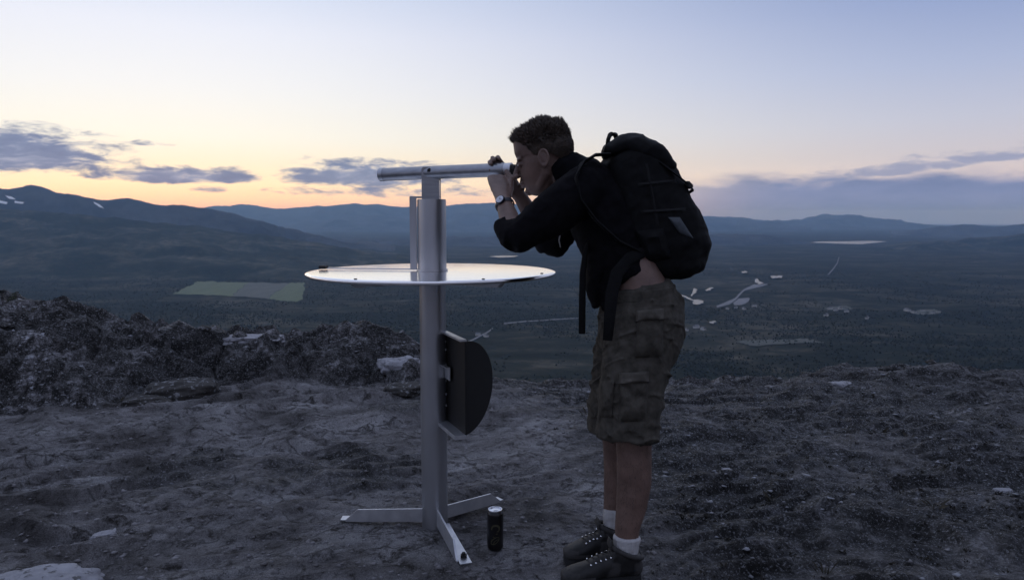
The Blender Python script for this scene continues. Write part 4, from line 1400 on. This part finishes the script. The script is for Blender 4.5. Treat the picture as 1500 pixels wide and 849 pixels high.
bm = bmesh.new(); head_shapes(bm, .005)
hme = remesh(bm, .005, 2)
bm = bmesh.new(); bm.from_mesh(hme)
iv = HR.inverted()
dead = []
for v in bm.verts:
    q = iv @ (v.co - HCEN)
    if q.z < float(hairline(q.x)) - .002: dead.append(v)
bmesh.ops.delete(bm, geom=dead, context='VERTS')
hair = bm_obj('hair', bm, M['hair'], per)
P, Nn = cap_pts(17000, .003)
n = len(P)
top = sstep(.03, .10, P[:, 2]); front = sstep(.02, .09, P[:, 0])
ln = (.004 + .023 * top + .015 * top * front) * (.6 + .7 * RNG.random(n))
clump = np.stack([fbm(P[:, 0] * 60 + 7 * k, P[:, 1] * 60, P[:, 2] * 60, 2, 50 + k) - .5 for k in range(3)], -1)
ln = ln * (.75 + 1.1 * (fbm(P[:, 0] * 45, P[:, 1] * 45, P[:, 2] * 45, 2, 71) - .25))
comb = np.stack([.15 + .55 * front, 0 * ln, .25 + .5 * top], -1)
sweep = np.stack([-.5 * (1 - front), 0 * ln, -.6 * (1 - top)], -1)
cen = P[RNG.integers(0, len(P), 300)]
own = ((P[:, None, :] - cen[None]) ** 2).sum(-1).argmin(1)
D = Nn * (.35 + .55 * top)[:, None] + comb * top[:, None] + sweep * (1 - top)[:, None] + clump * .7 + (RNG.random((n, 3)) - .5) * .35
D /= np.linalg.norm(D, axis=1)[:, None]
Rm = np.array(HR); c0_ = np.array(HCEN)
def tow(a): return a @ Rm.T + c0_
side = np.cross(D, RNG.random((n, 3)) - .5); side /= np.linalg.norm(side, axis=1)[:, None]
s2 = np.cross(D, side)
w = .0009
b0 = P; mid = P + D * (ln * .55)[:, None]; tip = P + D * ln[:, None]
ct = np.zeros_like(cen); cnt = np.bincount(own, minlength=300)[:, None] + 1e-6
for k in range(3): ct[:, k] = np.bincount(own, weights=tip[:, k], minlength=300)
ct = ct / cnt + (RNG.random((300, 3)) - .5) * .012 + np.array([0, 0, .004]) * (RNG.random((300, 1)))
tip = tip + (ct[own] - tip) * (.05 + .42 * top)[:, None]
mid = mid + (ct[own] - mid) * (.15 * top)[:, None]
Vh = []
for k in range(3):
    a = 2 * math.pi * k / 3
    o = (side * math.cos(a) + s2 * math.sin(a))
    Vh.append(tow(b0 + o * w * 1.2)); Vh.append(tow(mid + o * w))
Vh.append(tow(tip))
Vh = np.stack(Vh, 1).reshape(-1, 3)
bi = np.arange(n)[:, None] * 7
tri = []
for k in range(3):
    a0, a1 = 2 * k, 2 * k + 1; c0, c1 = 2 * ((k + 1) % 3), 2 * ((k + 1) % 3) + 1
    tri += [bi + [a0, c0, c1], bi + [a0, c1, a1], bi + [a1, c1, 6]]
npmesh('hair_tufts', Vh, np.concatenate(tri), M['hair'], hair, False)

# sweater
def wr_sweater(co, no):
    x, y, z = co[:, 0], co[:, 1], co[:, 2]
    a = fbm(x * 11 + z * 9, y * 7, z * 11 - x * 9, 3, 5) - .5
    b = ridged(x * 8 + z * 7 + y * 3, z * 9 - x * 7, 3, 8) - .45
    return a * .014 + b * .010 + (fbm(x * 40, y * 40, z * 40, 2, 3) - .5) * .003


bm = bmesh.new()
add_tube(bm, [U(812, 254, 2.89), U(824, 250, 2.885), U(838, 252, 2.885), U(848, 256, 2.88)], [(.060, .060), (.067, .067), (.078, .074), (.09, .075)], lateral=LAT, seg=28, cap=1, roundcap=.15)
add_tube(bm, [U(828, 250, 2.885), U(838, 254, 2.885), U(852, 262, 2.88), U(868, 282, 2.86), U(884, 318, 2.83), U(897, 356, 2.80), U(917, 408, 2.78)],
         [(.070, .066), (.083, .074), (.165, .088), (.205, .115), (.20, .130), (.178, .125), (.168, .112)], lateral=LAT, seg=36, power=2.3, cap=2, roundcap=.25)
# shoulders and sleeves
NSs = U(856, 277, 2.695)
add_tube(bm, [U(868, 272, 2.78), NSs, U(830, 297, 2.665), U(800, 320, 2.65), U(772, 340, 2.64), U(757, 348, 2.635)], [.088, .088, .086, .080, .066, .057], seg=26)
add_tube(bm, [U(757, 349, 2.635), U(750, 343, 2.66), U(744, 333, 2.69), U(741, 326, 2.705)], [(.057, .057), (.055, .055), (.050, .047), (.046, .043)], lateral=(1, 0, 0), seg=24, roundcap=.2)
add_tube(bm, [U(868, 272, 2.95), U(852, 275, 3.03), U(828, 322, 3.035), U(808, 360, 3.03)], [.085, .086, .082, .064], seg=24)
add_tube(bm, [U(807, 359, 3.03), U(794, 340, 3.025), U(783, 324, 3.02)], [.062, .056, .047], seg=22, roundcap=.2)
# hem hanging in front of the belly
add_tube(bm, [U(882, 350, 2.79), U(872, 390, 2.77), U(870, 418, 2.755), U(873, 448, 2.745)], [(.15, .055), (.135, .050), (.105, .034), (.06, .018)], lateral=LAT, seg=24)
add_tube(bm, [U(908, 368, 2.70), U(897, 400, 2.685), U(890, 432, 2.68), U(888, 452, 2.68)], [(.06, .050), (.055, .045), (.04, .032), (.02, .018)], lateral=LAT, seg=18)
me = remesh(bm, .006, 6, .5, wr_sweater)
sw = finish('sweater', me, M['sweater'], per)
# pale zip cord at the far cuff
bm = bmesh.new()
add_tube(bm, [U(817, 326, 2.84), U(821, 340, 2.83), U(819, 352, 2.83), U(821, 362, 2.83)], [.003, .003, .0025, .002], seg=8)
bm_obj('drawcord', bm, M['sock'], sw)

# shorts
def wr_shorts(co, no):
    x, y, z = co[:, 0], co[:, 1], co[:, 2]
    a = fbm(x * 9, y * 9, z * 5, 3, 15) - .5
    b = ridged(x * 6 + z * 3, z * 9 + y * 5, 3, 18) - .45
    c = ridged(x * 13 - z * 5, z * 4 + y * 9, 3, 28) - .45
    low = sstep(.85, .55, z)
    d = ridged(x * 22 + y * 6 - z * 9, z * 10 + x * 4, 2, 38) - .5
    f1 = np.clip(ridged(x * 9 + z * 6, z * 12 - x * 3 + y * 7, 2, 51) - .55, 0, 1) ** 1.5
    f2 = np.clip(ridged(x * 15 - z * 9 + y * 4, z * 7 + x * 6, 2, 57) - .5, 0, 1) ** 1.5
    return a * .016 + b * .007 + f1 * .042 + f2 * .034 * (.4 + low) + d * .003


bm = bmesh.new()
add_tube(bm, [U(933, 424, 2.765), U(937, 440, 2.76), U(939, 462, 2.755), U(938, 492, 2.75), U(930, 520, 2.75)], [(.165, .122), (.175, .145), (.18, .160), (.178, .158), (.16, .14)], lateral=LAT, seg=36, power=2.3, roundcap=.2)
add_tube(bm, [U(941, 470, 2.675), U(934, 520, 2.66), U(926, 570, 2.65), U(921, 610, 2.645), U(919, 638, 2.64)], [(.098, .140), (.100, .126), (.102, .118), (.104, .113), (.106, .112)], lateral=LAT, seg=28, power=2.3, cap=1, roundcap=.08)
add_tube(bm, [U(928, 470, 2.845), U(912, 520, 2.84), U(902, 570, 2.84), U(896, 605, 2.835), U(893, 632, 2.83)], [(.098, .130), (.100, .110), (.102, .098), (.104, .090), (.106, .085)], lateral=LAT, seg=28, power=2.3, cap=1, roundcap=.08)
me = remesh(bm, .0042, 4, .5, wr_shorts)
shorts = finish('shorts', me, M['shorts'], per)
# waistband
bm = bmesh.new()
pts = []
for k in range(48):
    t = 2 * math.pi * k / 48
    c = U(934.5, 427, 2.764)
    pts.append((t, c))
rings = []
for t, c in pts:
    cs, sn = math.cos(t), math.sin(t)
    cs = math.copysign(abs(cs) ** (2 / 2.3), cs); sn = math.copysign(abs(sn) ** (2 / 2.3), sn)
    ax = Vector((1, 0, .07)).normalized()
    q = [c + ax * (sn * (.128 + g)) + LAT * (cs * (.170 + g)) + V3(0, 0, z) for g, z in ((0, .022), (.006, .020), (.008, -.016), (.002, -.020))]
    rings.append([bm.verts.new(v) for v in q])
for i in range(48):
    A, B = rings[i], rings[(i + 1) % 48]
    for k in range(3): bm.faces.new((A[k], A[k + 1], B[k + 1], B[k]))
    bm.faces.new((A[3], A[0], B[0], B[3]))
bm_obj('waistband', bm, M['shorts'], shorts)
bpy.context.view_layer.update()


def surf(obj, px, py, lift):
    o = Vector((0, 0, HC)); d = (U(px, py, 1000) - o).normalized()
    inv = obj.matrix_world.inverted()
    ok, loc, no, idx = obj.ray_cast(inv @ o, (inv.to_3x3() @ d))
    if not ok: return None
    return obj.matrix_world @ loc - d * lift


def patch(name, obj, quad, mat, parent, thick=.012, nu=12, nv=12, puff=.010, wr=.006, seed=0):
    """a sewn-on piece that follows the cloth: grid of surface points, puffed out, with thickness"""
    (x0, y0), (x1, y1), (x2, y2), (x3, y3) = quad
    G = []
    for j in range(nv + 1):
        row = []
        for i in range(nu + 1):
            u, v = i / nu, j / nv
            px = (x0 * (1 - u) + x1 * u) * (1 - v) + (x3 * (1 - u) + x2 * u) * v
            py = (y0 * (1 - u) + y1 * u) * (1 - v) + (y3 * (1 - u) + y2 * u) * v
            e = min(u, 1 - u, v, 1 - v)
            n_ = float(fbm(np.array([px * .07 + seed]), np.array([py * .05]), None, 3, seed)[0]) - .5
            row.append(surf(obj, px, py, thick * min(1, e * 14 + .25) + puff * min(1, e * 4) + wr * n_ * 2 * min(1, e * 6)))
        G.append(row)
    flat = [p for r in G for p in r]
    if any(p is None for p in flat):
        ok_ = [p for p in flat if p is not None]
        if not ok_: return None
        for r in G:
            for i, p in enumerate(r):
                if p is None:
                    r[i] = min(ok_, key=lambda q: abs(0)) if False else (next((r[k] for k in list(range(i - 1, -1, -1)) + list(range(i + 1, nu + 1)) if r[k] is not None), ok_[0]))
    bm = bmesh.new()
    vs = [[bm.verts.new(p) for p in r] for r in G]
    fs = []
    for j in range(nv):
        for i in range(nu):
            fs.append(bm.faces.new((vs[j][i], vs[j + 1][i], vs[j + 1][i + 1], vs[j][i + 1])))
    ext = bmesh.ops.extrude_face_region(bm, geom=fs)
    away = (Vector((0, 0, HC)) - flat[len(flat) // 2 if flat[len(flat) // 2] is not None else 0]).normalized() if flat[len(flat) // 2] is not None else Vector((0, -1, 0))
    bmesh.ops.translate(bm, vec=away * -(thick + puff + .012), verts=[g for g in ext['geom'] if isinstance(g, bmesh.types.BMVert)])
    return bm_obj(name, bm, mat, parent)


patch('cargo_pocket', shorts, [(933, 462), (971, 458), (972, 522), (930, 524)], M['shorts'], shorts, seed=3, thick=.010, puff=.012, wr=.012)
patch('pocket_flap', shorts, [(932, 455), (973, 451), (973, 468), (931, 472)], M['shorts_pale'], shorts, seed=5, thick=.020, puff=.008, wr=.006)
patch('cargo_pocket', shorts, [(908, 556), (950, 553), (947, 616), (906, 618)], M['shorts'], shorts, seed=8, thick=.010, puff=.014, wr=.014)
patch('pocket_flap', shorts, [(907, 546), (951, 543), (951, 560), (906, 563)], M['shorts_pale'], shorts, seed=9, thick=.022, puff=.008, wr=.008)
patch('cargo_pocket', shorts, [(879, 558), (901, 556), (897, 612), (875, 610)], M['shorts'], shorts, seed=12, thick=.010, puff=.012, wr=.012)
# socks
def wr_sock(co, no):
    return (np.sin(co[:, 2] * 520) * .0004 + (fbm(co[:, 0] * 40, co[:, 1] * 40, co[:, 2] * 60, 2, 2) - .5) * .006)


for pts, rr in (([U(918, 785, 2.62), U(917, 800, 2.62), U(917, 815, 2.62), U(917, 824, 2.62)], [(.047, .052), (.043, .047), (.037, .041), (.030, .034)]),
                ([U(900.5, 746, 2.815), U(899.5, 760, 2.81), U(898, 774, 2.805), U(898, 782, 2.80)], [(.043, .045), (.042, .044), (.038, .041), (.034, .036)])):
    bm = bmesh.new(); add_tube(bm, pts, rr, lateral=LAT, seg=28, cap=2, roundcap=.2)
    finish('sock', remesh(bm, .004, 2, .5, wr_sock), M['sock'], per)


def boot(heel, toe, ankle, lateral_sign):
    """heel and toe are ground points; ankle is the top centre of the shaft"""
    d = (toe - heel); L = d.length; d.normalize(); n = Vector((-d.y, d.x, 0))
    def q(s, y, z): return heel + d * (L * s) + n * y + V3(0, 0, z)
    bm = bmesh.new()
    pts = [q(.04, 0, .052), q(.15, 0, .060), q(.32, 0, .066), q(.50, 0, .062), q(.68, 0, .050), q(.84, 0, .043), q(.955, 0, .038)]
    add_tube(bm, pts, [(.033, .030), (.037, .040), (.038, .046), (.042, .042), (.048, .032), (.046, .027), (.034, .020)], lateral=n, seg=24, power=2.4, cap=3, roundcap=.6)
    top = Vector((ankle.x, ankle.y, .112 + G0))
    add_tube(bm, [q(.20, 0, .05), q(.21, 0, .08).lerp(top, .4), top], [(.045, .058), (.050, .060), (.052, .060)], lateral=n, seg=24, cap=1, roundcap=.1)
    add_tube(bm, [q(.30, 0, .085), q(.44, 0, .088), q(.60, 0, .066)], [(.026, .022), (.026, .018), (.026, .014)], lateral=n, seg=14)
    add_tube(bm, [q(.46, 0, .075), q(.36, 0, .100), top + d * .046 + V3(0, 0, .016)], [(.030, .020), (.036, .018), (.036, .012)], lateral=n, seg=16)
    me = remesh(bm, .0042, 4, .5, lambda co, no: (fbm(co[:, 0] * 26, co[:, 1] * 26, co[:, 2] * 26, 3, 4) - .5) * .006)
    b = finish('boot', me, M['boot'], per)
    pl = bpy.data.materials.get('grey_suede'); me.materials.append(pl)
    for p_ in me.polygons:
        c = p_.center - heel; s_ = c.dot(d) / L
        if (s_ > .80 and c.z < .062) or (s_ < .12 and c.z < .085) or (.30 < s_ < .50 and .028 < c.z < .088 and abs(c.dot(n)) > .030 and (s_ - .30) * 1.2 + c.z * 1.6 < .26):
            p_.material_index = 1
    # sole
    ow = [(.0, .010), (.02, .026), (.10, .036), (.25, .037), (.42, .037), (.60, .045), (.75, .050), (.88, .045), (.97, .030), (1.0, .010)]
    out = [q(s, w_, .002) for s, w_ in ow] + [q(s, -w_, .002) for s, w_ in reversed(ow)]
    bm = bmesh.new(); add_prism(bm, out, (0, 0, .030)); bm_obj('sole', bm, M['black_rubber'], b, bevel=.004)
    ow2 = [(s, w_ + .001) for s, w_ in ow if s > .55]
    out = [q(s, w_, .0322) for s, w_ in ow2] + [q(s, -w_, .0322) for s, w_ in reversed(ow2)]
    bm = bmesh.new(); add_prism(bm, out, (0, 0, .016)); bm_obj('toe_rand', bm, M['boot_pale'], b, bevel=.003)
    # padded collar
    bm = bmesh.new()
    pts = [top + d * (.060 * math.cos(t)) + n * (.054 * math.sin(t)) + V3(0, 0, .004 + .024 * math.cos(t)) for t in [2 * math.pi * k / 22 for k in range(22)]]
    add_tube(bm, pts + [pts[0]], [.0085] * 23, seg=10, cap=1)
    bm_obj('collar', bm, M['boot_pale'], b)
    # laces lie on the instep
    bpy.context.view_layer.update()
    def topz(s, y):
        ok, loc, no, ix = b.ray_cast(b.matrix_world.inverted() @ q(s, y, .4), Vector((0, 0, -1)))
        return (b.matrix_world @ loc).z + .0015 if ok else .09
    def qt(s, y): 
        p_ = q(s, y, 0); return Vector((p_.x, p_.y, topz(s, y)))
    bm = bmesh.new()
    for k in range(5):
        s = .40 + .062 * k; z = .110 - .011 * k
        pts = [qt(s, -.024), qt(s + .012, -.008), qt(s + .006, .008), qt(s + .018, .024)]
        add_tube(bm, pts, [.0026] * 4, seg=7, cap=1)
        pts = [qt(s + .018, -.024), qt(s + .010, 0) + V3(0, 0, .003), qt(s, .024)]
        add_tube(bm, pts, [.0026] * 3, seg=7, cap=1)
    add_tube(bm, [qt(.40, 0), qt(.43, -.020) + V3(0, 0, .004), qt(.46, -.032), qt(.50, -.037)], [.0026] * 4, seg=7)
    bm_obj('laces', bm, M['boot_pale'], b)
    for k in range(5):
        for sd in (-1, 1):
            bm = bmesh.new(); add_ell(bm, qt(.405 + .062 * k, sd * .027), (.0042, .0042, .0042)); bm_obj('eyelet', bm, M['can_top'], b)
    bm = bmesh.new()
    add_tube(bm, [top + d * .056 + V3(0, 0, .004), top + d * .066 + V3(0, 0, .030), top + d * .062 + V3(0, 0, .052)], [(.024, .004), (.026, .004), (.022, .003)], lateral=n, seg=10)
    bm_obj('tongue', bm, M['boot_pale'], b)


gh = gz(.40, 2.62)
boot(Vector((U(934, 850, 2.615).x + .012, 2.625, G0)), Vector((U(822, 850, 2.57).x, 2.575, G0)), U(917, 815, 2.62), 1)
boot(Vector((U(911, 815, 2.80).x, 2.80, G0)), Vector((U(826, 820, 2.755).x, 2.755, G0)), U(898, 775, 2.805), 1)

# wristwatch
wc = NE.lerp(NW, .86); wd = (NW - NE).normalized()
bm = bmesh.new()
w1 = wd.cross(Vector((0, 1, 0))).normalized(); w2 = wd.cross(w1).normalized()
pts = [wc + w1 * (.0345 * math.cos(t)) + w2 * (.030 * math.sin(t)) for t in [2 * math.pi * k / 28 for k in range(29)]]
add_tube(bm, pts, [(.010, .0028)] * 29, lateral=wd, seg=10, cap=1)
watch = bm_obj('wristwatch', bm, M['watch_black'], per)
fdir = (Vector((-.38, -1, .25)) - wd * Vector((-.38, -1, .25)).dot(wd)).normalized()
fc = wc + fdir * .031
bm = bmesh.new(); add_cyl(bm, fc - fdir * .003, fc + fdir * .008, .0185, 32); bm_obj('watch_case', bm, M['watch_black'], watch, bevel=.0015)
bm = bmesh.new(); add_cyl(bm, fc + fdir * .0078, fc + fdir * .0092, .0150, 32); bm_obj('watch_dial', bm, M['watch_dial'], watch)
bm = bmesh.new()
for a, L in ((.6, .009), (2.4, .012)):
    e1 = wd * math.cos(a) + wd.cross(fdir) * math.sin(a)
    add_tube(bm, [fc + fdir * .0098, fc + fdir * .0098 + e1 * L], [.0007, .0005], seg=6, cap=1)
bm_obj('watch_hands', bm, M['watch_black'], watch)

# ------------------------------------------------------------------ backpack
bp = thing('backpack', (.62, 2.78, .75), 'black hiking backpack with dangling straps worn on a man\'s back', 'backpack')


def wr_pack(co, no):
    x, y, z = co[:, 0], co[:, 1], co[:, 2]
    return (fbm(x * 12, y * 12, z * 12, 3, 61) - .5) * .022 + (ridged(x * 8 + z * 4, z * 8 - x * 5 + y * 4, 3, 64) - .45) * .010


BY = 2.80
bm = bmesh.new()
ax0, ax1 = U(905, 228, BY), U(985, 372, BY)
add_tube(bm, [U(912, 226, BY), U(928, 248, BY), U(946, 285, BY), U(962, 325, BY), U(974, 357, BY), U(979, 392, BY)],
         [(.142, .092), (.155, .118), (.162, .135), (.165, .148), (.165, .158), (.145, .120)], lateral=LAT, seg=40, power=3.0, roundcap=.35)
add_tube(bm, [U(985, 290, BY), U(1000, 325, BY), U(1008, 358, BY), U(1006, 388, BY)], [(.115, .05), (.13, .068), (.13, .075), (.115, .055)], lateral=LAT, seg=28, power=3.0)
bag = finish('pack_body', remesh(bm, .0065, 5, .5, wr_pack), M['pack'], bp)
bm = bmesh.new()
add_tube(bm, [U(890, 224, BY), U(908, 217, BY), U(931, 219, BY), U(953, 231, BY), U(972, 250, BY)], [(.12, .030), (.145, .044), (.152, .056), (.150, .052), (.13, .036)], lateral=LAT, seg=32, power=2.8)
lidp = finish('pack_lid', remesh(bm, .006, 4, .5, wr_pack), M['pack'], bp)
bm = bmesh.new()
add_tube(bm, [U(889, 220, BY - .04), U(891, 204, BY - .045), U(894, 197, BY - .02), U(901, 197, BY + .02), U(904, 206, BY + .03), U(907, 216, BY + .03)], [(.013, .008)] * 6, lateral=(0, 1, 0), seg=12)
add_tube(bm, [U(918, 206, BY - .08), U(921, 199, BY - .085), U(926, 203, BY - .08)], [.007] * 3, seg=8)
bm_obj('grab_handle', bm, M['pack'], bp)
# front panel pocket with grey mesh
bpy.context.view_layer.update()
patch('mesh_panel', bag, [(978, 318), (996, 318), (1016, 349), (996, 342)], M['pack_grey'], bag, thick=.004, puff=.004, wr=.003, seed=21)
patch('side_pocket', bag, [(930, 338), (972, 334), (984, 378), (946, 386)], M['pack'], bag, thick=.008, puff=.020, wr=.010, seed=33)
for qd, sd_ in (([(934, 268), (990, 262), (991, 268), (935, 274)], 41), ([(938, 308), (1004, 304), (1005, 310), (939, 314)], 43)):
    patch('webbing_strap', bag, qd, M['pack_side'], bag, thick=.004, puff=.002, wr=.001, seed=sd_, nu=16, nv=2)
patch('zip_flap', bag, [(945, 240), (949, 239), (966, 330), (961, 331)], M['pack_side'], bag, thick=.003, puff=.002, wr=.001, seed=45, nu=2, nv=16)
# compression straps and buckles
bm = bmesh.new()
add_tube(bm, [U(966, 238, 2.66), U(985, 252, 2.655), U(1000, 263, 2.66), U(1011, 272, 2.68)], [(.010, .0025)] * 4, lateral=(0, 1, 0), seg=10)
add_tube(bm, [U(1011, 273, 2.68), U(1015, 278, 2.69), U(1008, 283, 2.70), U(1009, 292, 2.71), U(1016, 298, 2.72)], [(.010, .004)] * 5, lateral=(0, 1, 0), seg=10)
add_tube(bm, [U(962, 222, 2.74), U(968, 218, 2.74), U(971, 226, 2.74)], [.006] * 3, seg=8)
bm_obj('compression_strap', bm, M['pack'], bp)
bm = bmesh.new(); add_box(bm, U(1009, 271, 2.68), (.030, .03, .018), Matrix.Rotation(.8, 3, 'Y')); bm_obj('buckle', bm, M['black_rubber'], bp, bevel=.004)
# shoulder straps
for Yo, sg in ((2.70, 1), (2.99, -1)):
    bm = bmesh.new()
    y1 = 2.60 if sg == 1 else 3.12
    add_tube(bm, [U(893, 226, Yo), U(872, 227, Yo), U(852, 240, Yo - .02 * sg), U(843, 262, Yo - .08 * sg), U(850, 292, y1 + .01 * sg), U(872, 322, y1 + .015 * sg), U(905, 352, y1 + .03 * sg), U(940, 370, y1 + .06 * sg)],
             [(.030, .006)] * 8, lateral=(0, 1, 0), seg=14)
    bm_obj('shoulder_strap', bm, M['pack'], bp)
# dangling waist straps
bm = bmesh.new()
add_tube(bm, [U(866, 340, 2.69), U(857, 372, 2.675), U(853.5, 400, 2.67), U(853, 440, 2.67), U(852.5, 488, 2.67)], [(.006, .004), (.010, .010), (.009, .0115), (.006, .0125), (.004, .0125)], lateral=(0, 1, 0), seg=12)
bm_obj('waist_strap', bm, M['pack'], bp)
bm = bmesh.new()
add_tube(bm, [U(950, 366, 2.64), U(922, 378, 2.62), U(904, 400, 2.605), U(896, 430, 2.59), U(893, 465, 2.582), U(890, 498, 2.58)], [(.004, .018), (.004, .022), (.004, .024), (.004, .023), (.0035, .020), (.003, .017)], lateral=(0, 1, 0), seg=12)
bm_obj('waist_strap', bm, M['pack'], bp)

# ------------------------------------------------------------------ render settings
sc.view_settings.view_transform = 'Standard'; sc.view_settings.look = 'None'
sc.view_settings.exposure = 0; sc.view_settings.gamma = 1; sc.view_settings.use_curve_mapping = False
sc.render.engine = 'CYCLES'
sc.cycles.use_denoising = True
sc.cycles.max_bounces = 5; sc.cycles.diffuse_bounces = 2; sc.cycles.glossy_bounces = 3; sc.cycles.volume_bounces = 1
sc.cycles.transmission_bounces = 2; sc.cycles.transparent_max_bounces = 4
world.cycles.sampling_method = 'AUTOMATIC'
